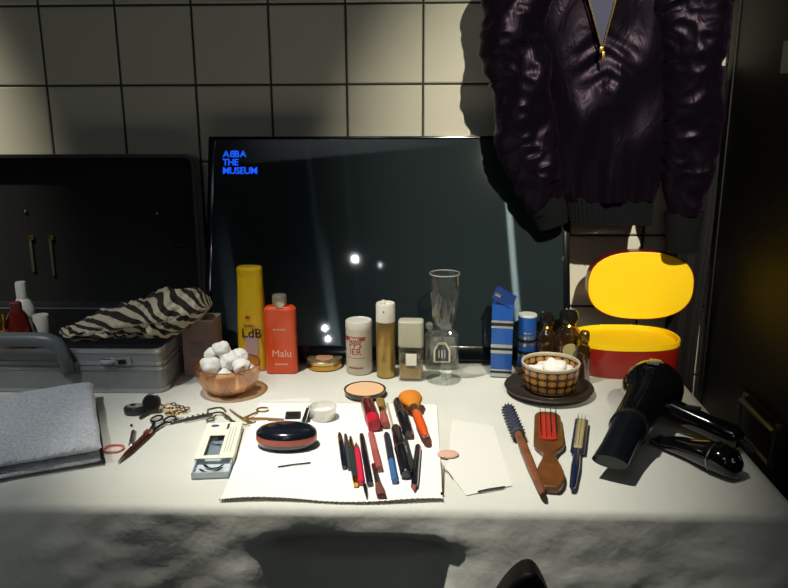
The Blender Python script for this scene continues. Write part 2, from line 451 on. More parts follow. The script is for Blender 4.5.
for x in (lx, lx - .30):
    lt = MB().box((x + .004, -.0035, .058), (.05, .004, .014)).build('latch', m_alu2, case, bevel=.0015)
    MB().box((x - .010, -.0075, .0585), (.024, .005, .011)).build('latch_lever', M_chrome, lt, bevel=.0015)
    MB().box((x + .014, -.0068, .058), (.014, .003, .008)).build('dial', M_black, lt, bevel=.0008)
# lid, hinged at the rear edge, opened just past upright
lid = bpy.data.objects.new('lid', None); COL.objects.link(lid); lid.parent = case; lid.location = (0, BD + .002, BH + .001)
lid_lean = radians(-1)
lid.rotation_euler = (lid_lean, 0, 0)
LH = 0.305
mbl = MB()
# lid shell: opening faces -Y ; built as a lying shell then stood up
R90 = Matrix.Rotation(radians(90), 4, 'X')
tmp = MB(); shell(tmp, 2 * hw, LH, -.040, 0, wl)
tmp.v = [Matrix.Translation((0, 0, 0)) @ (R90 @ q) for q in tmp.v]
# after rotation opening (z=0) faces -Y side at y=0, back at y=+.046
tmp.build('lid_shell', [m_alu, m_line], lid, recalc=False)
mb = MB(); o_ = rrect(2 * hw + .003, LH + .003, .0195, 5, 0, LH / 2); i_ = rrect(2 * hw - .010, LH - .010, .014, 5, 0, LH / 2); n = len(o_)
for k in range(n):
    k2 = (k + 1) % n
    a, b_, c, d = o_[k], o_[k2], i_[k2], i_[k]
    mb.add([(a[0], -.002, a[1]), (b_[0], -.002, b_[1]), (c[0], -.002, c[1]), (d[0], -.002, d[1]), (a[0], .004, a[1]), (b_[0], .004, b_[1]), (c[0], .004, c[1]), (d[0], .004, d[1])],
           [[0, 1, 2, 3], [0, 4, 5, 1], [3, 2, 6, 7]])
mb.build('lid_rim', mat('lid_rim_alu', '565a5c', .4, metal=.8), lid, recalc=False)
def lidp(px, py):
    w = W(px, py, case.location.y + BD + .036)
    return Vector((w.x - case.location.x, .033, (w.z - case.location.z - BH)))
for x0, y0, x1, y1 in ((31, 238, 33, 272), (51, 238, 53, 276)):
    a = lidp(x0, y0); b_ = lidp(x1, y1)
    MB().box((a + b_) / 2, (.006, .004, (a - b_).length)).build('lining_strap', mat('olive_strap', '4a4736', .7), lid, bevel=.001)
    MB().box(a, (.011, .006, .009)).build('strap_buckle', M_brass, lid, bevel=.001)
for x, y in ((25, 212), (157, 214)):
    MB().ball(lidp(x, y), .0035, 10).build('rivet', M_steel, lid)
for x in (168, 181):
    c = lidp(x, 241); MB().tube([c + Vector((cos(t) * .011, 0, sin(t) * .011)) for t in [2 * pi * k / 20 for k in range(20)]], .0012, 6, closed=True).build('elastic_loop', mat('dark_elastic', '26282a', .7), lid)
for x in (-.15, .15):
    MB().lathe([(-.03, .004), (.03, .004)], 12, 'x', c=(x, BD + .004, BH - .001)).build('hinge', M_steel, case)
cy0 = case.location.y; cx0 = case.location.x; CB = TZ + .0006 + wl      # case inner bottom height

# things in the case
def at_case(px, py, z): return P(px, py, z)
def bottle(name, label, cat, loc, prof_body, prof_cap, mbdy, mcap, rotz=0, group=None, n=32, sx=1, sy=1, power=2, pn='cap'):
    t = thing(name, label, cat, loc, rotz, group)
    bd = MB().lathe(prof_body, n, sx=sx, sy=sy, power=power).build('body', mbdy, t)
    cp = MB().lathe(prof_cap, n).build(pn, mcap, t)
    return t
def fit(px, py_top, y): return W(px, py_top, y).z
yy = cy0 + .10
w = W(22, 300, yy); ztop = W(21, 282, yy).z; hb = ztop - CB
bottle('lotion_bottle', 'white plastic bottle with screw cap standing in the silver briefcase', 'bottle', (w.x + .001, yy, CB + .0004),
       [(0, .019), (.002, .0205), (hb * .62, .0205), (hb * .72, .019), (hb * .8, .012), (hb * .82, .009)], [(hb * .8, .0098), (hb * .98, .0095), (hb, .0085)], M_white_pl, M_white_pl)
yy = cy0 + .055
w = W(17, 315, yy); hb = W(17, 302, yy).z - CB
m_red = thin_glass('dark_red_glass', 'a04038', body=.65, bodycol='7a2420')
bottle('red_bottle', 'squat dark red bottle in front of the white bottle in the briefcase', 'bottle', (w.x, yy, CB + .0004),
       [(0, .026), (.002, .029), (hb * .5, .0285), (hb * .75, .021), (hb * .88, .012)], [(hb * .83, .0105), (hb * .99, .0095), (hb, .008)], m_red, mat('dull_red_cap', '6a2b28', .4))
yy = cy0 + .03
w = W(3, 318, yy); hb = W(3, 314, yy).z - CB
bottle('amber_vial', 'small amber vial at the left edge inside the briefcase', 'vial', (w.x - .004, yy, CB + .0004),
       [(0, .011), (.001, .012), (hb * .7, .012), (hb * .8, .007)], [(hb * .78, .008), (hb, .0075)], mat('amber', 'a36a24', .25), M_gold)
yy = cy0 + .085
w = W(41, 320, yy); hb = W(40, 315, yy).z - CB
bottle('cream_jar', 'small white lidded jar right of the red bottle in the briefcase', 'jar', (w.x, yy, CB + .0004),
       [(0, .0125), (.001, .0135), (hb * .7, .0135)], [(hb * .68, .0145), (hb * .98, .0145), (hb, .0135)], M_white_pl, mat('cream_lid', 'd5d2c2', .4), pn='lid')
# folded paper slip
MB().prism([(-.02, -.006), (.018, -.008), (.022, .004), (-.016, .007)], 0, .001).build('paper_slip', M_cream, loc=(W(45, 346, cy0 + .012).x, cy0 + .04, CB + .0005), rotz=-.3)
tag(bpy.data.objects['paper_slip'], 'cream paper slip lying in the briefcase behind its handle', 'paper')

# striped scarf, crumpled over the right side of the case
m_scarf = bpy.data.materials.new('striped_cloth'); m_scarf.use_nodes = True; nt = m_scarf.node_tree; b = nt.nodes['Principled BSDF']
b.inputs['Roughness'].default_value = .85
uvn = nt.nodes.new('ShaderNodeUVMap'); nz = nt.nodes.new('ShaderNodeTexNoise'); nz.inputs['Scale'].default_value = 2.2; nz.inputs['Detail'].default_value = 1
wv = nt.nodes.new('ShaderNodeTexWave'); wv.wave_type = 'BANDS'; wv.bands_direction = 'DIAGONAL'; wv.inputs['Scale'].default_value = 6.2; wv.inputs['Distortion'].default_value = 0
vm = nt.nodes.new('ShaderNodeVectorMath'); vm.operation = 'MULTIPLY_ADD'
nt.links.new(uvn.outputs[0], nz.inputs['Vector']); nt.links.new(nz.outputs['Color'], vm.inputs[0]); vm.inputs[1].default_value = (.36, .30, 0)
nt.links.new(uvn.outputs[0], vm.inputs[2]); nt.links.new(vm.outputs[0], wv.inputs['Vector'])
rp = nt.nodes.new('ShaderNodeValToRGB'); rp.color_ramp.elements[0].position = .47; rp.color_ramp.elements[1].position = .53
rp.color_ramp.elements[0].color = lin('1d1a17'); rp.color_ramp.elements[1].color = lin('b5ad93')
nt.links.new(wv.outputs['Fac'], rp.inputs[0]); nt.links.new(rp.outputs[0], b.inputs['Base Color'])
TOP = [(62, 331), (80, 322), (105, 311), (130, 302), (150, 294), (170, 289), (188, 288), (202, 294), (212, 306)]
BOT = [(62, 334), (75, 346), (105, 351), (130, 351), (150, 352), (168, 344), (188, 334), (202, 326), (212, 312)]
def ip(L, u):
    s = u * (len(L) - 1); i = min(int(s), len(L) - 2); f = s - i
    return (L[i][0] * (1 - f) + L[i + 1][0] * f, L[i][1] * (1 - f) + L[i + 1][1] * f)
def scarf(u, v):
    t = ip(TOP, v); bo = ip(BOT, v)
    yc = cy0 + .050 + .03 * v
    zt = W(t[0], t[1], yc).z; wb = W(bo[0], bo[1], yc - .045); zb = max(wb.z, TZ + BH + .004)
    xx = W(t[0], (t[1] + bo[1]) / 2, yc).x
    zc = (zt + zb) / 2; rz_ = max(.002, (zt - zb) / 2); e = sin(pi * min(1, max(0, v))) ** .5
    a = 2 * pi * u
    dx = cos(a); dz = sin(a)
    depth = .060 * e + .002
    q = Vector((xx, yc - dx * depth, zc + dz * rz_))
    n1 = noise.noise(Vector((v * 9 + u * 5, u * 7, 1.3))) ; n2 = noise.noise(Vector((v * 20, u * 14 + v * 8, 5)))
    k = (n1 * .014 + abs(n2) * .020 - .006) * e
    q += Vector((0, -dx, dz * .6)) * k
    q.z = max(q.z, TZ + BH + .0035)
    return q
sc = MB().grid(scarf, 72, 110, closeu=True, uv=True).build('striped_scarf', m_scarf, angle=75)
tag(sc, 'crumpled cloth with dark and cream stripes draped on the briefcase', 'scarf')

# tissue box beside the case
a = P(200, 377); 
tbx = thing('tissue_box', 'pale pink carton with a white top between briefcase and yellow bottle', 'box', (a.x + .002, a.y + .026, TZ + .0005), radians(-4))
hh = W(205, 322, a.y).z - TZ
MB().box((0, 0, hh / 2), (.058, .05, hh)).build('carton', mat('pale_pink_card', '9a8078', .7, var=.06, vscale=10), tbx, bevel=.0015)
MB().box((0, 0, hh + .0012), (.058, .05, .002)).build('top_panel', mat('pale_card', 'cfc9bb', .7), tbx)
MB().box((.0, -.0254, hh * .5), (.03, .0006, .03)).build('printed_panel', mat('faded_print', '84726e', .7), tbx)

# ================================================================ BOWL OF COTTON BALLS
bc = P(229.5, 392); s_ = span(229, 230, 392)
m_amber = thin_glass('amber_glass', 'ffe3bc', refl=.03, body=.24, bodycol='e0ad76')
bowl = thing('glass_bowl', 'round amber glass bowl filled with cotton wool balls', 'bowl', (bc.x, bc.y, TZ + .0004))
RB = .0550; zr = .052
prof = [(.0015, .0)] + [(.0015, .022), (.004, .031), (.012, .043), (.024, .051), (.038, .0548), (zr, RB)]
pin = [(z + .0018, max(0, r - .0016)) for z, r in prof[::-1]]; pin[0] = (zr, RB - .0016)
MB().lathe(prof + pin, 48).build('glass', m_amber, bowl, angle=60)
MB().lathe([(0, .0), (0, .026), (.002, .027), (.003, .024), (.0028, 0)], 40).build('foot', thin_glass('dark_amber', 'e8b880', body=.3, bodycol='b87a44'), bowl)
MB().tube([(RB * cos(t) * .987, RB * sin(t) * .987, zr) for t in [2 * pi * k / 48 for k in range(48)]], .0012, 8, closed=True).build('rim', thin_glass('rim_glass', 'e9c391', refl=.3), bowl)
balls = [(-.018, -.010, .0185, .0165), (.018, -.012, .0185, .0165), (0, .02, .0185, .016), (-.030, .012, .036, .0155), (.030, .010, .036, .0155), (0, -.028, .037, .0155),
         (-.026, -.012, .0525, .017), (.002, .004, .055, .0175), (.027, -.014, .052, .0145), (-.012, .010, .074, .0155), (.016, .022, .058, .015), (-.030, .006, .066, .012)]
for i, (x, y, z, r) in enumerate(balls):
    o = MB().ball((0, 0, 0), r, 30, sq=(1.0, 1, .9), bump=.32, seed=i).build('cotton_ball', M_cotton, loc=(bc.x + x, bc.y + y, TZ + z), angle=180)
    if z < .045: lb = 'white cotton wool ball low in the amber bowl, tinted by the glass'; gp = 'cotton balls low in the bowl'
    elif i == 9: lb = 'topmost white cotton wool ball on the heap in the amber bowl'; gp = None
    elif i == 8: lb = 'white cotton wool ball at the right rim of the amber bowl'; gp = None
    else: lb = 'white cotton wool ball heaped above the amber bowl rim'; gp = 'cotton balls heaped above the rim'
    tag(o, lb, 'cotton ball', gp)

# ================================================================ BOTTLES ROW
def stand(px, pybase, ytopx, z=TZ):
    b = P(px, pybase, z); h = W(px, ytopx, b.y).z - z
    return b, h
# yellow shampoo
b, h = stand(254.5, 368, 266.5)
wd = span(236, 265.5, 368) / 2
t = thing('shampoo_bottle', 'tall yellow shampoo bottle behind the amber bowl', 'bottle', (b.x, b.y, TZ + .0005), radians(-3))
m_yel = mat('yellow_plastic', 'e6bd18', .3, coat=.2)
bp = []
for f, r in ((0, .92), (.01, .98), (.03, 1), (.25, 1), (.45, .97), (.62, .92), (.78, .86), (.9, .84), (.905, .82)):
    bp.append((h * f, wd * r))
MB().lathe(bp, 48, sy=.62, power=2.6).build('body', m_yel, t)
MB().lathe([(h * .905, wd * .83), (h * .97, wd * .85), (h * .99, wd * .83), (h, wd * .75)], 48, sy=.62, power=2.6).build('flip_cap', m_yel, t)
yf_ = -wd * .62 - .0006
MB().prism(ell(.012, .022, 30, 3), 0, .0006, M=Matrix.Translation((.002, yf_ + .0002, h * .25)) @ UPR).build('label_panel', mat('lilac_label', 'c9a8a0', .5), t)
text('label_lettering', 'LdB', .0245, M_darktext, t, Matrix.Translation((.003, yf_ - .0006, h * .335)) @ UPR, bold=.0002, ext=.0002)
text('label_lettering', 6, .0055, M_redtext, t, Matrix.Translation((-.001, yf_ - .0002, h * .44)) @ UPR)
hm = MB()
hm.prism([(-.006, 0), (-.003, .003), (-.001, .0022), (.001, .003), (.005, 0), (.001, -.0028), (-.002, -.0028)], 0, .0006, M=Matrix.Translation((-.003, yf_ + .0006, h * .53)) @ UPR)
hm.build('lip_mark', mat('red_print', 'cc3030', .4), t)
# orange bottle
b, h = stand(282.5, 371.5, 295)
hb = W(282, 306, b.y).z - TZ; wd = span(266, 297.5, 372)
t = thing('lotion_bottle', 'flat orange-red bottle with silver cap right of the yellow bottle', 'bottle', (b.x, b.y, TZ + .0005), radians(2))
m_or = mat('orange_plastic', 'ee5420', .3, coat=.25)
MB().prism(rrect(wd, .026, .010, 6), 0, hb * .96).prism(rrect(wd, .026, .010, 6), hb * .96, hb, scale_top=.82).build('body', m_or, t, bevel=.0012)
MB().lathe([(hb * .995, .0120), (hb + .001, .0132), (h * .985, .0132), (h, .0120)], 28).build('cap', mat('satin_silver', 'c4bda8', .3, metal=.6), t)
m_pale = mat('pale_print', 'f3c9a8', .5)
text('label_lettering', 'Malu', .019, m_pale, t, Matrix.Translation((.002, -.0133, hb * .26)) @ UPR, ext=.0002)
text('label_lettering', 10, .0042, m_pale, t, Matrix.Translation((.001, -.0133, hb * .135)) @ UPR)
text('label_lettering', 9, .0045, m_pale, t, Matrix.Translation((.0, -.0133, hb * .66)) @ UPR)
# round gold tin
b, h = stand(324.5, 366, 357)
rr = span(307, 342, 366) / 2
t = thing('round_tin', 'low round gold tin between orange bottle and powder can', 'tin', (b.x, b.y, TZ + .0005))
MB().lathe([(0, rr * .97), (.001, rr), (.009, rr), (.0095, rr * .96)], 48).build('base', M_gold, t)
MB().lathe([(.0095, rr * .98), (.0105, rr * 1.02), (.0155, rr * 1.02), (.0175, rr * .97), (.0172, rr * .85), (.0168, .0)], 48).build('lid', mat('pale_gold', 'd8c08a', .25, metal=.9), t)
MB().lathe([(.0172, rr * .5), (.0182, rr * .45), (.0184, 0)], 30).build('lid_print', mat('rose_print', 'c98a70', .4), t)
# powder can
b, h = stand(359.5, 371, 320)
rr = span(346.5, 372.5, 371) / 2
t = thing('powder_can', 'white cylindrical powder can with red printed band', 'can', (b.x, b.y, TZ + .0005))
MB().lathe([(0, rr * .95), (.002, rr), (h * .86, rr)], 48).build('body', mat('cream_can', 'dcd3bf', .4), t)
MB().lathe([(h * .86, rr * 1.01), (h * .98, rr * 1.01), (h, rr * .96), (h * .985, rr * .9), (h * .985, 0)], 48).build('lid', M_white_pl, t)
bd_ = MB()
def arc(u, v, a0, a1, z0, z1, R_): a = a0 + (a1 - a0) * u; return Vector((R_ * sin(a), -R_ * cos(a), z0 + (z1 - z0) * v))
bd_.grid(lambda u, v: arc(u, v, -1.25, .55, h * .66, h * .735, rr + .0004), 16, 1)
bd_.build('red_band', mat('brick_red_print', 'a4483a', .5), t)
for s_t, sz_, zf in (('PPS', .0175, .525), ('IER', .0175, .39)):
    text('label_lettering', s_t, sz_, M_redtext, t, Matrix.Rotation(-.22, 4, 'Z') @ Matrix.Translation((0, 0, h * zf)), bend=rr + .0004)
text('label_lettering', 5, .0065, mat('band_ink', 'e8d8c8', .5), t, Matrix.Rotation(-.25, 4, 'Z') @ Matrix.Translation((0, 0, h * .675)), bend=rr + .0008)
text('label_lettering', 11, .0045, M_redtext, t, Matrix.Rotation(-.2, 4, 'Z') @ Matrix.Translation((0, 0, h * .12)), bend=rr + .0004)
bd_ = MB(); bd_.grid(lambda u, v: arc(u, v, -1.0, .5, h * .325, h * .335, rr + .0004), 16, 1); bd_.build('print_line', M_redtext, t)
# gold hairspray
b, h = stand(386, 375.5, 303)
rr = span(376.5, 395.5, 375) / 2; hc = W(386, 321, b.y).z - TZ
t = thing('hairspray_can', 'slim gold hairspray can with white cap', 'spray can', (b.x, b.y, TZ + .0005))
MB().lathe([(0, rr * .92), (.002, rr), (hc - .002, rr), (hc, rr * .97)], 40).build('body', mat('brushed_gold', 'b39558', .32, metal=.85, var=.15, vscale=40), t)
cp = MB().lathe([(hc, rr * 1.0), (h * .985, rr * .99), (h, rr * .93), (h, rr * .6), (h * .975, rr * .5), (h * .975, 0)], 40).build('cap', M_white_pl, t)
MB().lathe([(0, .0016), (.001, .0014)], 12, M=Matrix.Translation((-.003, -rr * .95, hc + (h - hc) * .62)) @ Matrix.Rotation(radians(90), 4, 'X')).build('spray_hole', M_black, cp)
MB().box((-.004, 0, h + .0012), (.006, rr * 1.3, .003)).build('spray_button', M_white_pl, cp, bevel=.0008)
# cologne
b, h = stand(411, 378.5, 320)
wd = span(399, 423.5, 378); hc = W(411, 346, b.y).z - TZ
t = thing('cologne_bottle', 'clear cologne bottle with pale cap and yellow liquid', 'bottle', (b.x, b.y, TZ + .0005), radians(-2))
MB().prism(rrect(wd, .03, .008, 5), 0, hc).build('glass', thin_glass('clear_glass', 'f4f5ea', refl=.10, body=.06, bodycol='b5b08c'), t, bevel=.002)
MB().prism(rrect(wd - .005, .025, .006, 5), .004, hc * .36).build('liquid', thin_glass('yellow_liquid', 'f0cc60', body=.6, bodycol='d9a828'), t, bevel=.001)
MB().prism(rrect(wd + .0006, .0306, .008, 5), hc + .0003, h).build('cap', mat('translucent_cap', 'b9b7a2', .25), t, bevel=.0035, segs=3)
lb = MB().box((.001, -.0156, hc * .66), (.019, .0006, hc * .36)).build('label', M_cream, t)
text('label_lettering', 7, .0036, M_darktext, lb, Matrix.Translation((.001, -.0161, hc * .42)) @ UPR)
for k in range(3):
    MB().box((.001, -.0155, hc * (.93 - .05 * k)), (.022, .0004, .0009)).build('printed_line', M_darktext, t)
# champagne flute
b, h = stand(443.5, 379.5, 273.5)
rf = span(426, 461, 379.5) / 2
t = thing('champagne_flute', 'empty tall champagne flute standing among the bottles', 'glass', (b.x, b.y, TZ + .0004))
m_gl = thin_glass('flute_glass', 'f6f8f6', refl=.02, rough=.04, body=.02, bodycol='c8ccc8')
zs = W(443, 331, b.y).z - TZ
rm = (W(459.5, 275, b.y) - W(429, 275, b.y)).length / 2 * 1.05
MB().lathe([(0, rf * .98), (.0012, rf), (.0022, rf * .9), (.005, rf * .35), (.008, .0052)], 48).build('foot', m_gl, t)
MB().lathe([(.006, .0055), (.014, .0034), (zs * .55, .0028), (zs * .9, .0036), (zs, .007)], 24).build('stem', m_gl, t)
bp = [(zs - .001, 0), (zs, .006), (zs + .006, rm * .58), (zs + .02, rm * .76), (zs + .045, rm * .93), (zs + .07, rm), (h - .01, rm * .98), (h, rm * .96)]
MB().lathe(bp + [(z + (.001 if i else 0), max(0, r - .0012)) for i, (z, r) in enumerate(bp[::-1])], 48).build('bowl', m_gl, t, angle=60)
MB().tube([(rm * .945 * cos(q), rm * .945 * sin(q), h) for q in [2 * pi * k / 40 for k in range(40)]], .0008, 8, closed=True).build('rim', thin_glass('bright_rim', 'ffffff', refl=.3, body=.5), t)
# cut-glass perfume bottle
b, h = stand(441.5, 367, 329)
wd = span(424, 459, 366) * .98
t = thing('perfume_bottle', 'clear glass perfume bottle with octagonal label behind the flute', 'bottle', (b.x, b.y - .002, TZ + .0005))
m_cg = thin_glass('cut_glass', 'e6eae4', refl=.15, body=.12, bodycol='b8bdb4')
MB().prism(rrect(wd, .03, .012, 6), 0, h * .86).prism(rrect(wd, .03, .012, 6), h * .86, h, scale_top=.7).build('glass', m_cg, t, bevel=.003, segs=3)
oc = lambda a, b_: [(-a, -b_), (a, -b_), (a, b_ * .25), (a * .45, b_), (-a * .45, b_), (-a, b_ * .25)]
lb = MB().prism(oc(.0155, .0195), 0, .0006, M=Matrix.Translation((.0, -.0152, h * .46)) @ UPR).build('label', mat('label_border', 'd6cdb0', .5), t)
MB().prism(oc(.0122, .0160), 0, .0006, M=Matrix.Translation((.0, -.0158, h * .45)) @ UPR).build('label_panel', mat('slate_print', '3a4048', .5), lb)
for k in (-1, 0, 1):
    MB().box((k * .0055, -.0168, h * .42), (.0013, .0006, .015)).build('label_bar', M_cream, lb)
MB().lathe([(0, .0055), (.008, .0055)], 20, M=Matrix.Translation((-wd * .36, 0, h * .93))).build('neck', m_cg, t)
st = MB().ball((-wd * .36, 0, h + .006), .0085, 8).build('stopper', thin_glass('faceted_glass', 'd8dcd8', refl=.45, body=.5, bodycol='e0e0da'), t, smooth=False)

# blue carton with open flap
b, h = stand(501, 374.5, 303)
wd = span(490, 512, 374)
m_blu = mat('blue_card', '1a4f9e', .35, coat=.2); m_sil = mat('silver_foil', 'b9bbb8', .25, metal=.9)
t = thing('blue_carton', 'tall blue carton with silver and black stripes and raised flap', 'box', (b.x, b.y, TZ + .0005), radians(-8))
MB().box((0, 0, h / 2), (wd * .93, .034, h)).build('carton', m_blu, t, bevel=.0008)
for zf, hf, m in ((.035, .05, m_sil), (.075, .025, M_black), (.105, .02, m_sil), (.36, .045, m_sil), (.395, .03, M_black), (.44, .045, m_sil), (.70, .03, m_sil), (.735, .035, M_black), (.775, .03, m_sil)):
    MB().box((0, 0, h * zf), (wd * .93 + .0008, .0348, h * hf)).build('stripe', m, t)
fl = MB().box((wd * .0, -.004, 0), (wd * .98, .0015, .03), M=Matrix.Translation((0, -.004, h + .009)) @ Matrix.Rotation(radians(28), 4, 'Y') @ Matrix.Rotation(radians(-50), 4, 'X')).build('flap', mat('navy_card', '14306a', .4), t)
MB().box((0, 0, 0), (.012, .004, .006), M=Matrix.Translation((-wd * .22, -.010, h + .017)) @ Matrix.Rotation(radians(24), 4, 'Y')).build('foil_edge', m_sil, fl, bevel=.001)
# blue tube
b, h = stand(525.5, 371, 314)
rr = span(516.5, 534.5, 371) / 2
t = thing('blue_canister', 'round blue canister with white lid right of the blue carton', 'can', (b.x, b.y, TZ + .0005))
MB().lathe([(0, rr * .97), (.001, rr), (h * .97, rr)], 40).build('body', m_blu, t)
MB().lathe([(h * .965, rr * 1.02), (h * .99, rr * 1.02), (h, rr * .95), (h, 0)], 40).build('lid', mat('pale_lid', 'c9cfc8', .35), t)
for zf, hf, m in ((.05, .06, m_sil), (.11, .03, M_black), (.30, .05, m_sil), (.36, .05, M_black), (.50, .05, m_sil), (.56, .04, M_black), (.62, .05, m_sil), (.70, .02, m_sil)):
    MB().lathe([(h * (zf - hf / 2), rr + .0004), (h * (zf + hf / 2), rr + .0004)], 40).build('stripe', m, t)
# three perfume bottles with dark caps
m_pg = thin_glass('brown_glass', 'b9a070', refl=.18, body=.25, bodycol='4a3a20')
m_amb = thin_glass('amber_liquid', 'd29244', refl=.1, body=.5, bodycol='b06c22')
def scent(px, py, ptop, wpx, name_l, labelled, lh=.5):
    b, h = stand(px, py, ptop); r = span(px - wpx / 2, px + wpx / 2, py) / 2
    t = thing('scent_bottle', name_l, 'bottle', (b.x, b.y, TZ + .0005), radians(-10))
    MB().lathe([(0, r * .9), (.002, r), (h * .60, r), (h * .68, r * .85), (h * .74, r * .5), (h * .8, r * .42)], 36).build('glass', m_pg, t)
    MB().lathe([(.003, r * .85), (h * lh, r * .9), (h * lh + .0005, 0)], 30).build('liquid', m_amb, t)
    MB().lathe([(h * .74, r * .56), (h * .76, r * .6), (h * .79, r * .52)], 30).build('collar', M_gold, t)
    MB().lathe([(h * .79, r * .55), (h * .82, r * .72), (h * .93, r * .72), (h * .99, r * .6), (h, r * .5)], 30).build('cap', mat('smoke_cap', '1d1a16', .12, coat=.5) if ptop != 331 else mat('dull_gold_cap', '8a6c34', .25, metal=.8), t)
    if labelled: MB().lathe([(0, r * .62), (.0008, r * .60)], 30, M=Matrix.Translation((r * .25, -r * 1.0, h * .40)) @ UPR @ Matrix.Translation((0, 0, -.0012)), c=(0, 0, .001)).build('round_label', mat('olive_label', 'a39a6a', .5), t)
    return t
scent(544.5, 371, 313, 20, 'dark-capped amber scent bottle beside the blue canister', False, .3)
scent(566, 372, 310, 26, 'largest dark-capped scent bottle, with a round pale label', True, .55)
scent(582, 382, 331, 14, 'small gold-capped scent bottle touching the vanity box', False, .5)

# ================================================================ RED AND YELLOW VANITY BOX
fbm = P(632.5, 379.5); a_ = span(582, 684.5, 365) / 2 * 1.0; b2 = .068
vb = thing('vanity_box', 'oval red vanity box with bright yellow inside and raised lid', 'vanity box', (fbm.x, fbm.y + b2, TZ + .0005))
m_vred = mat('red_lacquer', '8e1c10', .32, coat=.35); m_vyel = mat('yellow_lining', 'ffd400', .5)
hv = W(630, 347, fbm.y).z - TZ
pw = 2.5; t_ = .0025
MB().lathe([(0, .98), (.002, 1.0), (hv - .006, 1.0), (hv - .006, .97), (.003, .97), (.003, 0)], 72, sx=a_, sy=b2, power=pw).build('body', m_vred, vb, angle=50)
MB().lathe([(.0034, 0), (.0034, .955), (hv - .004, .958), (hv, .965), (hv + .0006, .98), (hv, 1.004), (hv - .009, 1.006), (hv - .009, .985)], 72, sx=a_, sy=b2, power=pw).build('lining', m_vyel, vb, angle=50)
bpy.data.objects['lining']['label'] = 'bright yellow lining and rim'
lid2 = bpy.data.objects.new('lid', None); COL.objects.link(lid2); lid2.parent = vb
lc = W(641.5, 286.5, fbm.y + 2 * b2 - .006)
lid2.location = (lc.x - vb.location.x, 2 * b2 - b2 + .004, lc.z - vb.location.z)
lid2.rotation_euler = (radians(-1), 0, radians(-3))
la = (W(694, 290, lc.y) - W(588.5, 290, lc.y)).length / 2; lb_ = (W(641, 252.5, lc.y) - W(641, 320, lc.y)).length / 2
SU = Matrix.Rotation(radians(90), 4, 'X')      # local z -> -y
MB().lathe([(-.028, 0), (-.028, .96), (-.025, 1.0), (.004, 1.0), (.004, .975), (-.014, .975), (-.0155, 0)], 72, sx=la, sy=lb_, power=pw, M=SU).build('lid_shell', m_vred, lid2, angle=50)
MB().lathe([(.0045, .985), (.005, .96), (.003, .955), (-.002, .95), (-.003, 0)], 72, sx=la, sy=lb_, power=pw, M=SU).build('lid_lining', m_vyel, lid2, angle=50)
MB().lathe([(-.03, .0035), (.03, .0035)], 12, 'x', c=(0, b2 + .004, hv - .002)).build('hinge', M_gold, vb)

# ================================================================ SAUCER + CUP
sc_ = P(548.5, 392)
rs = span(505, 592.5, 389) / 2
sau = thing('saucer', 'dark brown round saucer under the patterned cup', 'saucer', (sc_.x, sc_.y, TZ + .0004))
MB().lathe([(0, .0), (0, rs * .55), (.001, rs * .58), (.008, rs * .97), (.011, rs), (.0125, rs * .985), (.0105, rs * .95), (.0045, rs * .62), (.004, rs * .58), (.004, 0)], 64).build('plate', mat('brown_stoneware', '33271f', .42, coat=.1, var=.2, vscale=40), sau, angle=60)
MB().tube([(rs * .60 * cos(q), rs * .60 * sin(q), .0052) for q in [2 * pi * k / 48 for k in range(48)]], .0009, 6, closed=True).build('well_ring', mat('lighter_brown', '4a3d33', .3), sau)
ctop = P(551, 366, TZ + .048)
cpos = (sc_.x + .002, sc_.y + .003, TZ + .0066)
cup = thing('patterned_cup', 'brown cup with orange oval pattern standing on the saucer', 'cup', cpos)
rc_ = .0495; hc = .047; Nn = 18
m_cup = bpy.data.materials.new('oval_glaze'); m_cup.use_nodes = True; nt = m_cup.node_tree; N = nt.nodes; L = nt.links; b = N['Principled BSDF']; b.inputs['Roughness'].default_value = .25
tc = N.new('ShaderNodeTexCoord'); sp = N.new('ShaderNodeSeparateXYZ'); L.new(tc.outputs['Object'], sp.inputs[0])
def mth(op, a, b_=None, c=None):
    n = N.new('ShaderNodeMath'); n.operation = op
    for i, q in enumerate((a, b_, c)):
        if q is None: continue
        if isinstance(q, (int, float)): n.inputs[i].default_value = q
        else: L.new(q, n.inputs[i])
    return n.outputs[0]
ang = mth('MULTIPLY', mth('ARCTAN2', sp.outputs[1], sp.outputs[0]), Nn / (2 * pi))
fx = mth('SUBTRACT', mth('FRACT', mth('ADD', ang, 40.25)), .5)
fz = mth('SUBTRACT', mth('FRACT', mth('MULTIPLY', mth('SUBTRACT', sp.outputs[2], .0035), 1 / .0132)), .5)
d2 = mth('ADD', mth('POWER', mth('ABSOLUTE', mth('MULTIPLY', fx, 2.35)), 2.4), mth('POWER', mth('ABSOLUTE', mth('MULTIPLY', fz, 2.7)), 2.4))
ov = mth('LESS_THAN', d2, 1.0)
core = mth('LESS_THAN', d2, .12)
zok = mth('MULTIPLY', mth('GREATER_THAN', sp.outputs[2], .0035), mth('LESS_THAN', sp.outputs[2], .0431))
mxa = N.new('ShaderNodeMix'); mxa.data_type = 'RGBA'; mxa.inputs[6].default_value = lin('352618'); mxa.inputs[7].default_value = lin('b07a34'); L.new(ov, mxa.inputs[0])
mxc = N.new('ShaderNodeMix'); mxc.data_type = 'RGBA'; L.new(mxa.outputs[2], mxc.inputs[6]); mxc.inputs[7].default_value = lin('c48d48'); L.new(core, mxc.inputs[0])
mxb = N.new('ShaderNodeMix'); mxb.data_type = 'RGBA'; mxb.inputs[6].default_value = lin('b9ac8e'); L.new(mxc.outputs[2], mxb.inputs[7]); L.new(zok, mxb.inputs[0])
L.new(mxb.outputs[2], b.inputs['Base Color'])
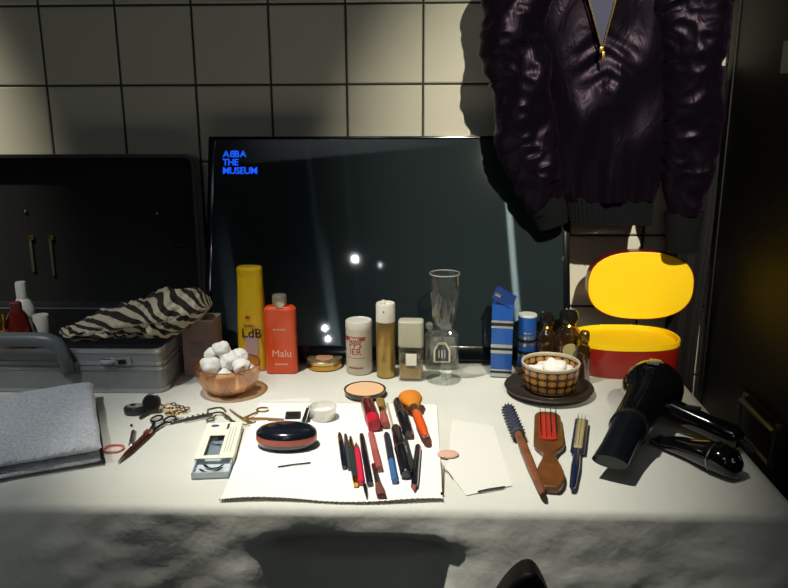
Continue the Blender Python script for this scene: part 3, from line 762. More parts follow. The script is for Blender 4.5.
MB().lathe([(0, 0), (0, rc_ * .78), (.002, rc_ * .82), (.006, rc_ * .88), (.02, rc_ * .94), (hc, rc_), (hc, rc_ - .003), (.02, rc_ * .88), (.005, rc_ * .75), (.004, 0)], 72).build('body', m_cup, cup, angle=60)
MB().tube([((rc_ - .0015) * cos(q), (rc_ - .0015) * sin(q), hc) for q in [2 * pi * k / 56 for k in range(56)]], .0019, 8, closed=True).build('rim', mat('cream_glaze', 'cfc6ae', .2, coat=.4), cup)
MB().box((-rc_ - .004, 0, .03), (.012, .012, .012)).build('handle_lug', mat('brown_glaze', '3a2a1c', .25), cup, bevel=.004)
for i, (x, y, z, r) in enumerate([(-.024, .004, .024, .018), (.006, -.016, .022, .0185), (.026, .010, .024, .017), (-.002, .020, .025, .018), (.006, .002, .036, .018)]):
    o = MB().ball((0, 0, 0), r, 20, sq=(1.1, 1.1, .85), bump=.4, seed=i + 20).build('cotton_ball', M_cotton, loc=(cpos[0] + x, cpos[1] + y, cpos[2] + z), angle=180)
    tag(o, 'topmost cotton wool ball in the brown patterned cup' if i == 4 else 'white cotton wool ball packed in the brown patterned cup', 'cotton ball', None if i == 4 else 'cotton balls in the patterned cup')

# ================================================================ TOWEL
m_towel = mat('grey_terry', 'ccd1d6', .95, sheen=.4, bump=1.0, bscale=170, bdist=.006, var=.08, vscale=90)
fr1 = P(103, 466); br = P(97, 402); fl1 = P(0, 484)
ex = (fl1 - fr1).normalized(); ey = Vector((ex.y, -ex.x, 0)); 
if ey.y < 0: ey = -ey
Lx = .30; Ly = (br - fr1).dot(ey) + .012; TH = .034
tw = thing('hand_towel', 'folded pale grey terry towel in front of the briefcase', 'towel', (fr1.x, fr1.y, TZ + .0004), atan2(-ex.y, -ex.x))
# local +x towards the right edge; towel spans x in [-Lx,0], y in [0,Ly]
def fold(z0, th, x0, x1, y0, y1, sd):
    mb = MB()
    def fn(u, v):
        a = 2 * pi * u; e = .38
        c_, s__ = cos(a), sin(a)
        cc = math.copysign(abs(c_) ** e, c_); ss = math.copysign(abs(s__) ** .8, s__)
        y = (y0 + y1) / 2 + cc * (y1 - y0) / 2
        z = z0 + th / 2 + ss * th / 2
        vv = min(1, max(0, v)); x = x0 + (x1 - x0) * vv
        ed = min(vv, 1 - vv); k = min(1, (ed / .03)) if ed < .03 else 1
        k = sqrt(max(0, 1 - (1 - k) ** 2)) if k < 1 else 1
        z = z0 + th / 2 + ss * th / 2 * max(.02, k)
        n_ = noise.noise(Vector((x * 18, y * 18 + sd, z * 30)))
        q = Vector((x + .002 * n_, y + .003 * n_ * (1 if ss >= 0 else .3), z + (.0035 * n_ if ss > 0 else 0)))
        q.z = max(q.z, z0)
        return q
    mb.grid(fn, 64, 70, closeu=True); return mb
fold(0, TH * .5, -Lx, -.001, .002, Ly + .006, 3).build('lower_fold', m_towel, tw, angle=180)
fold(TH * .5, TH * .62, -Lx, .001, -.001, Ly - .002, 9).build('upper_fold', m_towel, tw, angle=180)
MB().box((.0015, Ly * .45, .004), (.004, Ly * .85, .007)).build('dark_side_strip', mat('dark_side_strip', '3b3f4a', .9), tw, bevel=.001)  # darker strip along the towel's right edge
# hair tie
a = P(112, 449.5)
ht = MB().tube([(.0125 * cos(q) * (1.15 if cos(q) > 0 else 1), .013 * sin(q), .0016 + .0006 * sin(3 * q)) for q in [2 * pi * k / 40 for k in range(40)]], .0014, 8, closed=True).build('hair_tie', mat('orange_elastic', 'd9694a', .7, bump=.5), loc=(a.x + .002, a.y, TZ))
tag(ht, 'thin orange elastic hair tie beside the grey towel', 'hair tie')

# ================================================================ PAPERS
def sheet(name, pts, label, z=TZ, th=.0006, m=M_paper, lift=.0002, scallop=None):
    w = [P(*p) for p in pts]
    c = sum(w, Vector()) / len(w)
    mb = MB(); mb.prism([(q.x - c.x, q.y - c.y) for q in w], 0, th)
    o = mb.build(name, m, loc=(c.x, c.y, z + lift), smooth=False)
    tag(o, label, 'paper'); return o
# large paper towel as one grid with a scalloped embossed front edge
pc = [P(220, 502), P(443, 503), P(437, 404), P(260, 402)]
cen = sum(pc, Vector()) / 4
m_emb = mat('paper_towel', 'f4f3ec', .9, bump=.25, bscale=700)
def pt(u, v):
    q = pc[0].lerp(pc[1], u).lerp(pc[3].lerp(pc[2], u), v)
    z = TZ + .0008 + .0004 * noise.noise(Vector((u * 6, v * 6, 0)))
    if v < .05: z += .0045 * (1 - v / .05) ** 2 * (.7 + .3 * sin(u * 9))
    q.y += .004 * sin(u * 7.5) * (1 - v) + (.0009 * sin(u * 2 * pi * 42) if v == 0 else 0)
    return Vector((q.x - cen.x, q.y - cen.y, z - TZ))
ptw = thing('paper_towel', 'large white paper towel under the brushes and compact', 'paper towel', (cen.x, cen.y, TZ))
MB().grid(pt, 252, 40).build('sheet', m_emb, ptw, angle=60, solid=.0004)
eg = MB()
pts = []
for k in range(85):
    u = k / 84; q = pt(u, 0); pts.append(q)
for k, q in enumerate(pts):
    if k % 1 == 0: eg.ball((q.x, q.y - .0004, q.z - .0012 + .0004), .0013, 6)
eg.build('edge_shadow_beads', mat('fringe_shadow_grey', '6c6a62', .9), ptw)  # grey beads stand in for the shadow of the perforated fringe
sheet('tissue', [(452, 420), (493, 426), (512, 486), (466, 496), (447, 470)], 'thin white tissue with folded edge right of the paper towel', th=.0007)
tk = P(486, 492.5)
sheet('paper_square', [(260, 401), (310, 398), (311, 408), (258, 409)], 'small white paper square behind the paper towel', th=.0006)
# smudge on tissue -> a small crumpled pink powder puff
a = P(448, 456)
o = MB().lathe([(0, 0), (0, .9), (.15, 1), (.3, .9), (.38, .5), (.34, 0)], 32, sx=.0155, sy=.0125).build('powder_puff', mat('pale_pink_puff', 'dfae9a', .95, sheen=.3, bump=.6, bscale=300), loc=(a.x, a.y, TZ + .0013), angle=180)
for v in o.data.vertices: v.co.z *= .010
tag(o, 'flat pale pink powder puff right of the brushes', 'powder puff')

# ================================================================ POWDER COMPACT, CASE, JAR
b = P(365, 394.5); rr = span(344, 386, 394) / 2
t = thing('powder_compact', 'round dark compact filled with peach pressed powder', 'compact', (b.x, b.y, TZ + .0005))
MB().lathe([(0, rr * .86), (.002, rr * .93), (.008, rr), (.0105, rr), (.0108, rr * .93), (.009, rr * .92), (.009, 0)], 56).build('pan', mat('dark_bronze', '3a2a22', .3, coat=.3), t, angle=50)
MB().lathe([(.0091, rr * .91), (.0102, rr * .88), (.0102, 0)], 48).build('powder', mat('peach_powder', 'e3b98e', .95), t)
b = P(287, 446); ax = span(257, 317.5, 445) / 2; ay = (P(287, 432) - P(287, 460)).length / 2 * .62
t = thing('makeup_compact', 'closed oval black compact with a red band on the paper towel', 'compact', (b.x, b.y, TZ + .0014))
m_cb = mat('blue_black_gloss', '151a24', .14, coat=.7); 
def dome(z0, z1, mi=None, top=True):
    pr = []
    for k in range(9):
        q = pi / 2 * k / 8
        pr.append((z0 + (z1 - z0) * sin(q), cos(q) if k < 8 else 0))
    return pr
MB().lathe([(0, .74), (.002, .86), (.006, .96), (.011, 1.0), (.011, 0)], 60, sx=ax, sy=ay, power=2.1).build('base', m_cb, t)
MB().lathe([(.0111, 1.0), (.015, 1.01), (.020, 1.0), (.020, 0)], 60, sx=ax * .998, sy=ay * .998, power=2.1).build('red_band', mat('coral_gloss', 'b9503c', .25, coat=.3), t)
MB().lathe([(.0202, 1.0), (.023, .975), (.026, .90), (.0285, .78), (.030, .6), (.031, .35), (.0312, 0)], 60, sx=ax, sy=ay, power=2.1).build('lid', m_cb, t, angle=70)
bpy.data.objects['red_band'].name
# hair grip
o, Lg = lying('hair_grip', 'thin dark hair grip lying in front of the oval compact', 'hair grip', (278, 468.5), (310, 464.5), lift=.0016)
MB().tube([(0, 0, .0008), (Lg * .5, .0006, .0009), (Lg, 0, .0008)], .0006, 6).build('wire', M_bristle, o)
MB().tube([(0, .0014, .0008), (Lg * .5, .0022, .0009), (Lg, .0014, .0008)], .0006, 6).build('wire', M_bristle, o)
MB().ball((Lg, .0007, .0009), .0011, 8).build('tip', M_bristle, o)
# small clear/white jar
b = P(323, 418.5); rr = span(309.5, 337, 417) / 2
t = thing('glass_pot', 'small frosted white pot right of the hairpins', 'pot', (b.x, b.y, TZ + .0005 + .0008))
hj = W(323, 404, b.y).z - TZ
m_fr = thin_glass('frosted_glass', 'fdfdf8', refl=.04, body=.55, bodycol='f4f3ec')
MB().lathe([(0, rr * .8), (.001, rr * .9), (.020, rr), (.020, rr * .94), (.003, rr * .8), (.003, 0)], 44).build('pot', m_fr, t, angle=60)
MB().lathe([(.0032, 0), (.0032, rr * .78), (.009, rr * .85), (.0095, 0)], 36).build('cream', mat('white_cream', 'f3f1ea', .6), t)

# ================================================================ LASH BOX
tl, tr, brr, bll = P(208, 430), P(243, 429), P(230, 480), P(190.5, 478)
ctr = (tl + tr + brr + bll) / 4; up_ = ((tl + tr) / 2 - (brr + bll) / 2); an = atan2(up_.y, up_.x) - pi / 2
t = thing('lash_box', 'white and cream card lash box with window and blue logo', 'box', (ctr.x, ctr.y, TZ + .0004), an)
wbx = ((tr - tl).length + (brr - bll).length) / 2 * .97; lbx = up_.length; th = .011
m_pb = mat('pale_blue_tray', 'c9d3dc', .45)
tray = MB(); tray.box((0, 0, .001), (wbx - .003, lbx, .0015))
for sx in (-1, 1): tray.box((sx * (wbx / 2 - .002), 0, .005), (.0012, lbx, .009))
tray.box((0, -lbx / 2 + .0006, .005), (wbx - .003, .0012, .009)); tray.box((0, lbx / 2 - .0006, .005), (wbx - .003, .0012, .009))
tray.build('tray', m_pb, t, smooth=False)
s0 = -lbx / 2 + lbx * .24; s1 = lbx / 2; sl = s1 - s0; sm = (s0 + s1) / 2
slv = MB()
slv.box((-wbx / 2, sm, th / 2), (.0008, sl, th)); slv.box((wbx / 2, sm, th / 2), (.0008, sl, th))
wx0, wx1, wy0, wy1 = -wbx * .30, wbx * .12, s0 + sl * .08, s0 + sl * .62
slv.box(((-wbx / 2 + wx0) / 2, sm, th), (wx0 + wbx / 2, sl, .0008)); slv.box(((wbx / 2 + wx1) / 2, sm, th), (wbx / 2 - wx1, sl, .0008))
slv.box(((wx0 + wx1) / 2, (s0 + wy0) / 2, th), (wx1 - wx0, wy0 - s0, .0008)); slv.box(((wx0 + wx1) / 2, (s1 + wy1) / 2, th), (wx1 - wx0, s1 - wy1, .0008))
slv.build('sleeve', M_cream, t, smooth=False)
MB().box(((wx0 + wx1) / 2, (wy0 + wy1) / 2, th), (wx1 - wx0, wy1 - wy0, .0002)).build('window', thin_glass('clear_film', 'f4f8fa', refl=.08), t, smooth=False)
MB().prism(ell(.0062, .0042, 20), th + .0004, th + .0008, M=Matrix.Translation((-wbx * .25, s1 - .012, 0))).build('logo', mat('blue_logo', '2f3f95', .5), t)
text('printed_lettering', 6, .006, M_darktext, t, Matrix.Translation((wbx * .10, s1 - .016, th + .0005)) @ Matrix.Rotation(radians(-90), 4, 'Z'))
for k in range(3): MB().box((wbx * (.22 + .08 * k), sm, th + .0006), (.0008, sl * .7, .0003)).build('printed_line', mat('grey_print', '9a9a94', .6), t)
for (cx, cy, r, a0, a1) in ((-.002, -lbx * .40, .011, 200, 350), (.001, -lbx * .34, .009, 190, 340)):
    lm = MB()
    arcp = [(cx + r * cos(radians(a0 + (a1 - a0) * k / 14)), cy + .008 + r * sin(radians(a0 + (a1 - a0) * k / 14)), .003) for k in range(15)]
    lm.tube(arcp, .0007, 6)
    for p in arcp:
        d = Vector((p[0] - cx, p[1] - cy - .008, 0)).normalized()
        for j in (-1, 0, 1): lm.tube([p, Vector(p) + d * .005 + Vector((j * .0012, 0, .003))], .0004, 4)
    lm.build('lash_strip', M_bristle, t)
MB().tube([(wx0 + .002, sm + .002, .004), (wx1 - .002, sm - .004, .004)], .0009, 6).build('tweezer', M_steel, t)

# ================================================================ LEFT CLUSTER
# red-brown scissors / comb
o, Lg = lying('hair_scissors', 'coppery brown hair scissors pointing to the front left', 'scissors', (118, 465), (169, 416))
m_cop = mat('copper_blade', '7a4034', .25, metal=.7); m_cop2 = mat('dark_copper', '4a2620', .3, metal=.5)
for sg in (-1, 1):
    MB().prism([(0, sg * .0002), (.03, sg * .0048), (Lg * .6, sg * .0062), (Lg * .66, sg * .004), (Lg * .66, -sg * .0005)], .001 + (.0017 if sg > 0 else 0), .0026 + (.0017 if sg > 0 else 0)).build('blade', m_cop if sg > 0 else m_cop2, o, bevel=.0004)
    c = Vector((Lg * .88, sg * .011, .0035))
    MB().tube([c + Vector((.012 * cos(q), .008 * sin(q), 0)) for q in [2 * pi * k / 24 for k in range(24)]], .0017, 8, closed=True).tube([(Lg * .64, sg * .003, .003), (Lg * .72, sg * .005, .0035), (Lg * .79, sg * .008, .0035)], .0022, 8).build('finger_ring', mat('dark_steel', '3c3d42', .3, metal=.8), o)
MB().box((Lg * .56, 0, .0062), (.012, .010, .004)).build('pivot_plate', mat('rose_copper', 'c98468', .2, metal=.8), o, bevel=.001)
# clip
a = P(133, 440)
o, Lg = lying('hair_clip', 'small grey metal hair clip left of the coppery scissors', 'hair clip', (131, 446), (134, 431))
MB().prism(rrect(Lg, .008, .003, 4, Lg / 2, 0), .0, .003, scale_top=.8).build('plate', mat('grey_metal', '8d9190', .3, metal=.7), o, bevel=.0006)
MB().prism(rrect(Lg * .8, .004, .0018, 4, Lg * .45, 0), .0032, .0055).build('lever', M_steel, o, bevel=.0006)
a = P(131.5, 426.5); tag(MB().ball((0, 0, .0022), .0022, 10, sq=(1, 1, 1)).build('black_bead', M_black, loc=(a.x, a.y, TZ)), 'tiny black bead behind the grey hair clip', 'bead')
# sharpener-like white/black case and round dark bottle
b = P(136, 413)
t = thing('shadow_pot', 'low dark pot with pale patterned top near the briefcase corner', 'pot', (b.x, b.y, TZ + .0005), .2)
MB().lathe([(0, .95), (.15, 1), (.8, 1), (1.0, .9), (1.0, 0)], 32, sx=.0185, sy=.013).build('pot', mat('dark_pot', '2b2b2e', .25), t)
for v in bpy.data.objects[-1:] if False else []: pass
pot = t.children[0]
for v in pot.data.vertices: v.co.z *= .012
MB().prism(ell(.0135, .009, 24), .0121, .0132).build('mirror', mat('pale_mirror', 'b9bdb8', .15, metal=.6), t)
MB().prism(ell(.0045, .0035, 16), .0133, .0142, M=Matrix.Translation((-.004, .001, 0))).build('spot', M_black, t)
b = P(152.5, 412)
t = thing('round_mirror', 'dark round pocket mirror propped left of the gold chain', 'mirror', (b.x, b.y, TZ + .0006))
MM = Matrix.Translation((0, 0, .0155)) @ Matrix.Rotation(radians(62), 4, 'X')
MB().lathe([(-.003, .0135), (-.002, .015), (.002, .015), (.003, .0135)], 36, M=MM).build('frame', mat('brown_frame', '2f2a24', .25, coat=.4), t)
MB().lathe([(.0028, .0125), (.0034, .0120)], 36, M=MM).build('glass', mat('dark_mirror_glass', '3a3a34', .06, metal=.7), t)
MB().box((0, .012, .007), (.006, .020, .0016), M=Matrix.Rotation(radians(28), 4, 'X') @ Matrix.Translation((0, 0, -.0055))).build('prop', M_steel, t)
MB().tube([(0, -.004, .004), (-.006, -.018, .0022), (-.010, -.03, .0022)], .0022, 8).build('handle', mat('smoke_handle', '2a2a2c', .3), t)
# gold chain
lk = MB(); k = 0
ch = thing('gold_chain', 'tangled gold chain bracelet near the briefcase corner', 'bracelet', tuple(P(173, 411)))
rr_ = random.Random(5)
pp = [(160, 412), (163, 408), (166, 412), (168, 415), (171, 411), (174, 408), (176, 413), (173, 416), (177, 418), (180, 413), (178, 409), (182, 411), (185, 413), (187, 411), (169, 408), (172, 413)]
for i, (x, y) in enumerate(pp):
    q = P(x, y) - P(173, 411); zc = .0028 + .002 * (i % 3)
    A_ = Matrix.Translation((q.x, q.y, zc)) @ Matrix.Rotation(rr_.uniform(0, pi), 4, 'Z') @ Matrix.Rotation(rr_.uniform(-.4, .4), 4, 'X')
    MB().tube([(.0042 * cos(s), .0030 * sin(s), 0) for s in [2 * pi * j / 14 for j in range(14)]], .0011, 6, closed=True, M=A_).build('link', M_gold, ch)
# studded silver tail comb + curler
o, Lg = lying('studded_barrette', 'silver studded barrette between gold chain and eyelash curler', 'barrette', (170, 424), (212, 415))
MB().prism([(0, -.003), (Lg, -.005), (Lg, .003), (0, .002)], .0005, .003).build('bar', mat('dark_silver', '5c6066', .3, metal=.8), o, bevel=.0006)
for i in range(8):
    MB().ball((Lg * (.06 + .12 * i), -.0005, .0042), .0024, 8).build('stud', M_chrome, o)
MB().tube([(Lg * .3, -.008, .002), (Lg * .98, -.009, .002)], .0013, 8).build('clasp', M_steel, o)
t = thing('eyelash_curler', 'metal eyelash curler behind the lash box', 'eyelash curler', tuple(P(219, 417) + Vector((0, 0, .0006))), radians(-12))
m_cur = mat('nickel', '8a8578', .28, metal=.9)
cu = MB()
for zz in (.004, .012):
    cu.tube([(-.016 + .030 * k / 12, -.004 + .012 * sin(pi * k / 12), zz) for k in range(13)], .0016, 8)
cu.build('clamp', m_cur, t)
MB().tube([(-.016, -.004, .004), (-.017, -.004, .012)], .0014, 8).tube([(.014, -.004, .004), (.0145, -.004, .012)], .0014, 8).build('guide', m_cur, t)
for sg in (0, 1):
    MB().tube([(.013, -.004, .004 + .006 * sg), (.022, -.008, .004), (.030, -.015 - .004 * sg, .0025), (.036, -.016 - .008 * sg, .002)], .0014, 8).build('arm', m_cur, t)
MB().tube([(-.006 + .005 * cos(s), -.018 + .007 * sin(s), .002) for s in [2 * pi * j / 20 for j in range(20)]], .0013, 8, closed=True).tube([(-.004, -.011, .002), (-.003, -.004, .004)], .0013, 8).build('finger_loop', m_cur, t)
# gold scissors
t = thing('nail_scissors', 'small gold scissors with one open finger loop', 'scissors', tuple(P(245, 421) + Vector((0, 0, .0006))), radians(2))
m_gs = mat('pale_brass', 'b0955c', .3, metal=.85)
def loc_(px, py, z=.002): 
    q = P(px, py) - P(245, 421); return Matrix.Rotation(radians(-2), 3, 'Z') @ Vector((q.x, q.y, z))
MB().tube([loc_(230, 411), loc_(238, 417), loc_(245, 421), loc_(252, 424)], [.0012, .0016, .002, .0012], 8).build('blade', m_gs, t)
lpc = loc_(263, 411)
MB().tube([loc_(244, 421, .004), loc_(252, 417, .004), loc_(258, 414, .003)], .0017, 8).tube([lpc + Vector((.010 * cos(s), .0085 * sin(s), 0)) for s in [radians(-20 - 290 * j / 20) for j in range(21)]], .0014, 8).build('finger_loop', m_gs, t)
MB().tube([loc_(247, 421, .0035), loc_(262, 420.5, .003), loc_(284, 421, .0022)], [.0022, .0020, .0014], 8).build('blade', mat('copper_brass', 'b57f4c', .3, metal=.8), t)
MB().tube([loc_(218, 427), loc_(232, 425), loc_(246, 426)], .0011, 8).tube([loc_(246, 426), loc_(256, 423)], .001, 8).build('spring_arm', m_gs, t)
MB().lathe([(0, .003), (.0055, .003), (.006, .002)], 14, c=loc_(246, 421, 0)).build('pivot', M_gold, t)
o, Lg = lying('metal_pin', 'thin steel rod reaching from gold scissors to black comb', 'pin', (268, 421.6), (285.5, 422), lift=.0004)
MB().tube([(0, 0, .0012), (Lg, 0, .0012)], .0011, 8).build('rod', M_steel, o)
# short black comb (block with teeth)
a = P(286, 409); 
t = thing('pin_card', 'black bundle of hair pins on white card', 'hair pins', tuple(P(293, 417) + Vector((0, 0, .0012))), radians(6))
MB().box((0, 0, .0018), (.024, .024, .0022)).build('backing', mat('black_card', '1c1e22', .6), t, bevel=.0004)
for i in range(9):
    x = -.010 + .0025 * i
    MB().tube([(x, -.011, .0036), (x, .012, .0036)], .0008, 6).build('pin', mat('pin_black', '2a2c30', .3, metal=.4) if i == 0 else bpy.data.materials['pin_black'], t)
ref = None
for i, (p0, p1) in enumerate([((302, 424), (307, 409)), ((304, 424), (309, 407)), ((306.5, 424), (312, 406)), ((309, 423), (312.5, 411))]):
    o, Lg = lying('bobby_pin', 'loose dark bobby pin fanned beside the black pin bundle', 'bobby pin', p0, p1, lift=.0012, group='bobby pins fanned beside the bundle')
    MB().tube([(Lg, .0005, .0008), (0, .0008, .0008), (0, -.0008, .0008), (Lg, -.0005, .0008)], .0007, 6).build('wire', M_bristle, o)

# ================================================================ BRUSHES AND PENCILS
Z2 = TZ + .0012
def stick(name, label, cat, p0, p1, parts, group=None, zl=.0014):
    """parts: list of (part_name, [(fraction, radius_mm)...], material, sy)"""
    o, Lg = lying(name, label, cat, p0, p1, lift=zl, group=group)
    KR = 1.22; rmax = KR * max(r for _, pr, _, _ in parts for _, r in pr) / 1000
    for pn, pr, m, sy in parts:
        rm_ = rmax
        MB().lathe([(f * Lg, KR * r / 1000) for f, r in pr], 20, 'x', c=(0, 0, rm_), mi=0, sx=1, sy=sy).build(pn, m, o, angle=50)
    return o
m_dkred = mat('dark_red_gloss', '5a1820', .2, coat=.4); m_brred = mat('bright_red', 'c01f35', .3)
m_pink = mat('dusty_pink', 'a5524e', .35); m_navy = mat('navy_gloss', '15171f', .2, coat=.4)
m_orb = mat('orange_gloss', 'e05a1a', .3, coat=.3); m_blueh = mat('denim_blue', '3a6aa0', .35)
m_hot = mat('hot_pink_red', 'd8274a', .3); m_green = mat('dark_green', '2a3a34', .3)
m_wine = mat('wine', '4a1f2a', .25, coat=.3)
stick('lipstick_tube', 'thick dark red lip gloss tube with brighter red end', 'lipstick', (366.5, 408), (374.5, 433), [
    ('cap', [(0, 4), (.04, 7.4), (.15, 9.2), (.72, 9.4)], m_dkred, 1), ('barrel', [(.72, 8.8), (.95, 8.8), (1, 7.6)], m_brred, 1)])
stick('blush_brush', 'short gold-bristled brush with pink handle beside the lip gloss', 'brush', (385.5, 430), (380, 404), [
    ('handle', [(0, 4), (.05, 5.4), (.3, 5.2), (.42, 4.2)], m_pink, 1), ('ferrule', [(.42, 4.2), (.62, 4.4)], M_gold, .8), ('bristles', [(.62, 4.4), (.85, 6), (1, 5.2)], mat('golden_bristle', '8a6a2c', .8, bump=.8), .5)])
stick('thin_stick', 'thin cream wooden stick between pink brush and mascara', 'stick', (387, 405), (393.5, 431), [('rod', [(0, 1.2), (.03, 1.6), (.97, 1.6), (1, 1.2)], mat('pale_wood', 'b8a888', .6), 1)])
stick('mascara', 'thick black mascara tube left of the orange powder brush', 'mascara', (397.5, 407), (408.5, 441), [
    ('cap', [(0, 4.5), (.03, 6.5), (.1, 7.3), (.42, 7.6)], m_navy, 1), ('seam_ring', [(.42, 7.9), (.45, 7.9)], M_steel, 1), ('tube', [(.45, 7.6), (.8, 7.0), (.96, 5.8), (1, 4.6)], m_navy, 1)])
stick('powder_brush', 'orange powder brush with fluffy orange head', 'brush', (425.5, 449), (408.5, 405), [
    ('handle', [(0, 2), (.03, 4.2), (.15, 6), (.4, 6.4), (.52, 5)], m_orb, 1), ('ferrule', [(.52, 5), (.66, 5.4)], mat('bronze', '8a6a48', .3, metal=.8), .9),
    ('bristles', [(.66, 5.4), (.74, 11), (.84, 15.5), (.93, 15), (.98, 10), (1, 3)], mat('orange_bristle', 'e0861c', .85, bump=.9, bscale=500), .62)])
stick('brush', 'short dark brush with brown tip, leftmost of the row on the paper towel', 'brush', (344.5, 471), (339.5, 436), [
    ('handle', [(0, 2.2), (.05, 3.1), (.7, 3.2)], m_navy, 1), ('ferrule', [(.7, 3.2), (.88, 2.8)], M_brass, 1), ('bristles', [(.88, 2.8), (1, 1.4)], M_bristle, .6)])
stick('brush', 'slim grey-handled brush, second from left in the row on the paper towel', 'brush', (350, 472), (345.5, 437), [
    ('handle', [(0, 2), (.05, 2.8), (.7, 2.9)], mat('slate_handle', '3a4448', .3), 1), ('ferrule', [(.7, 2.8), (.9, 2.4)], M_steel, 1), ('bristles', [(.9, 2.4), (1, 1.2)], M_bristle, .6)])
stick('brush', 'dark green brush with gold ends left of the bright pink pencil', 'brush', (356, 489), (350.5, 440), [
    ('end_cap', [(0, 2.6), (.08, 3.4), (.12, 3.6)], M_gold, 1), ('handle', [(.12, 3.6), (.72, 3.8)], m_green, 1), ('ferrule', [(.72, 3.6), (.88, 2.6)], M_gold, 1), ('bristles', [(.88, 2.6), (1, 1.0)], M_bristle, .6)])
stick('lip_pencil', 'bright pink-red lip pencil among the dark brushes', 'pencil', (361.5, 487), (356, 446), [
    ('barrel', [(0, 3.2), (.03, 3.7), (.8, 3.7)], m_hot, 1), ('tip', [(.8, 3.7), (.95, 1.4), (1, .4)], M_brass, 1)])
stick('eye_pencil', 'long black pencil right of the bright pink pencil', 'pencil', (370, 488), (361.5, 438.5), [
    ('barrel', [(0, 2.9), (.03, 3.6), (.9, 3.6), (1, 2.6)], m_navy, 1)])
stick('eyeliner', 'tip of a slim black eyeliner nearest the paper towel front edge', 'pencil', (367, 501), (364.8, 488), [
    ('tip', [(0, .7), (.5, 2), (1, 2.2)], m_navy, 1)])
stick('lip_gloss', 'dusty pink lip gloss stick right of the black pencil', 'lip gloss', (379.5, 473.5), (370.8, 437), [
    ('cap', [(0, 3.6), (.04, 4.2), (.45, 4.3)], m_pink, 1), ('barrel', [(.45, 4.1), (.96, 4.1), (1, 3)], mat('rose', 'b4605c', .3), 1)])
stick('flat_brush', 'flat brush with reddish bristles near the paper towel front edge', 'brush', (373.5, 470), (381.5, 501), [
    ('handle', [(0, 2.4), (.35, 2.8)], m_wine, 1), ('ferrule', [(.35, 2.9), (.62, 3.4)], M_steel, .8), ('bristles', [(.62, 3.4), (.9, 5.2), (1, 5)], mat('rust_bristle', '6e3c34', .8, bump=.8), .55)])
stick('eye_pencil', 'slim pencil with blue lower half, left of the thick black tube', 'pencil', (395, 485.5), (386.5, 438), [
    ('lower_barrel', [(0, 3.2), (.03, 3.9), (.40, 3.9)], m_blueh, 1), ('upper_barrel', [(.40, 4.1), (.95, 4.1), (1, 3)], mat('dark_slate', '222c3a', .3), 1)])
stick('mascara', 'longest thick black mascara beside the blue-ended pencil', 'mascara', (406.5, 481), (395.5, 433.5), [
    ('tube', [(0, 5), (.02, 6.6), (.5, 7)], m_navy, 1), ('seam_ring', [(.5, 7.2), (.53, 7.2)], M_steel, 1), ('cap', [(.53, 6.6), (.95, 6.2), (1, 4.6)], m_navy, 1)])
stick('eye_pencil', 'dark green pencil leaning right of the thick black mascara', 'pencil', (413.3, 473), (405.2, 442), [
    ('barrel', [(0, 2.2), (.04, 2.8), (.9, 2.9), (1, 2)], m_green, 1)])
stick('eye_pencil', 'black pencil lying alone, rightmost on the paper towel', 'pencil', (414, 494), (418, 450), [
    ('tip', [(0, .8), (.07, 2.4)], m_pink, 1), ('barrel', [(.07, 3.8), (.97, 3.9), (1, 3)], m_navy, 1)])
# pins near tissue
o, Lg = lying('ball_pin', 'thin straight pin with black round head beside the tissue', 'pin', (442.3, 495.5), (441.5, 464), lift=.0006)
MB().tube([(0, 0, .0014), (Lg, 0, .0012)], .0007, 6).tube([(Lg * .1, -.0015, .0012), (Lg * .9, -.003, .0012)], .0006, 6).build('shaft', M_brass, o)
MB().ball((0, 0, .0024), .0024, 12).build('head', M_black, o)
o, Lg = lying('bent_wire', 'short bent brass wire at the tissue left edge', 'wire', (444, 470.5), (452.5, 479.5), lift=.0012)
MB().tube([(0, 0, .0008), (Lg * .5, .002, .001), (Lg, 0, .0008)], .0007, 6).build('wire', M_brass, o)
o, Lg = lying('hair_grip', 'thin hair grip lying on the tissue front edge', 'hair grip', (478, 493.5), (505, 488.5), lift=.0018)
MB().tube([(0, 0, .0008), (Lg * .4, -.0008, .0009), (Lg, 0, .0008)], .0007, 6).tube([(0, .001, .0008), (Lg * .4, .002, .0009), (Lg, .001, .0008)], .0006, 6).build('wire', M_bristle, o)

# ================================================================ HAIR BRUSHES
rnd = random.Random(11)
def bristle_field(mb, pts_dirs, L, r):
    for p, d in pts_dirs: mb.tube([p, Vector(p) + Vector(d) * L], [r, r * .6], 5)
# round brush
o, Lg = lying('round_brush', 'round styling brush with wooden handle, leftmost of three brushes', 'hair brush', (542.5, 504), (507.5, 417))
MB().lathe([(0, .0022), (.01, .0042), (Lg * .3, .0062), (Lg * .55, .0066), (Lg * .62, .0050), (Lg * .645, .0062)], 24, 'x', c=(0, 0, .0135)).build('handle', mat('reddish_wood', '7d4a30', .4, var=.3, vscale=50), o)
MB().lathe([(Lg * .645, .0085), (Lg * .66, .0098), (Lg * .985, .0098), (Lg, .007)], 20, 'x', c=(0, 0, .0135)).build('barrel', mat('slate_barrel', '3c4254', .5), o)
pd = []
for i in range(17):
    for k in range(12):
        a = 2 * pi * (k + .5 * (i % 2)) / 12; x = Lg * (.665 + .32 * i / 16)
        pd.append(((x, .006 * cos(a), .0135 + .006 * sin(a)), (0, cos(a), sin(a))))
bm_ = MB(); bristle_field(bm_, pd, .0056, .0014); b_o = bm_.build('bristles', mat('slate_bristle', '2e3140', .7), o, smooth=False)
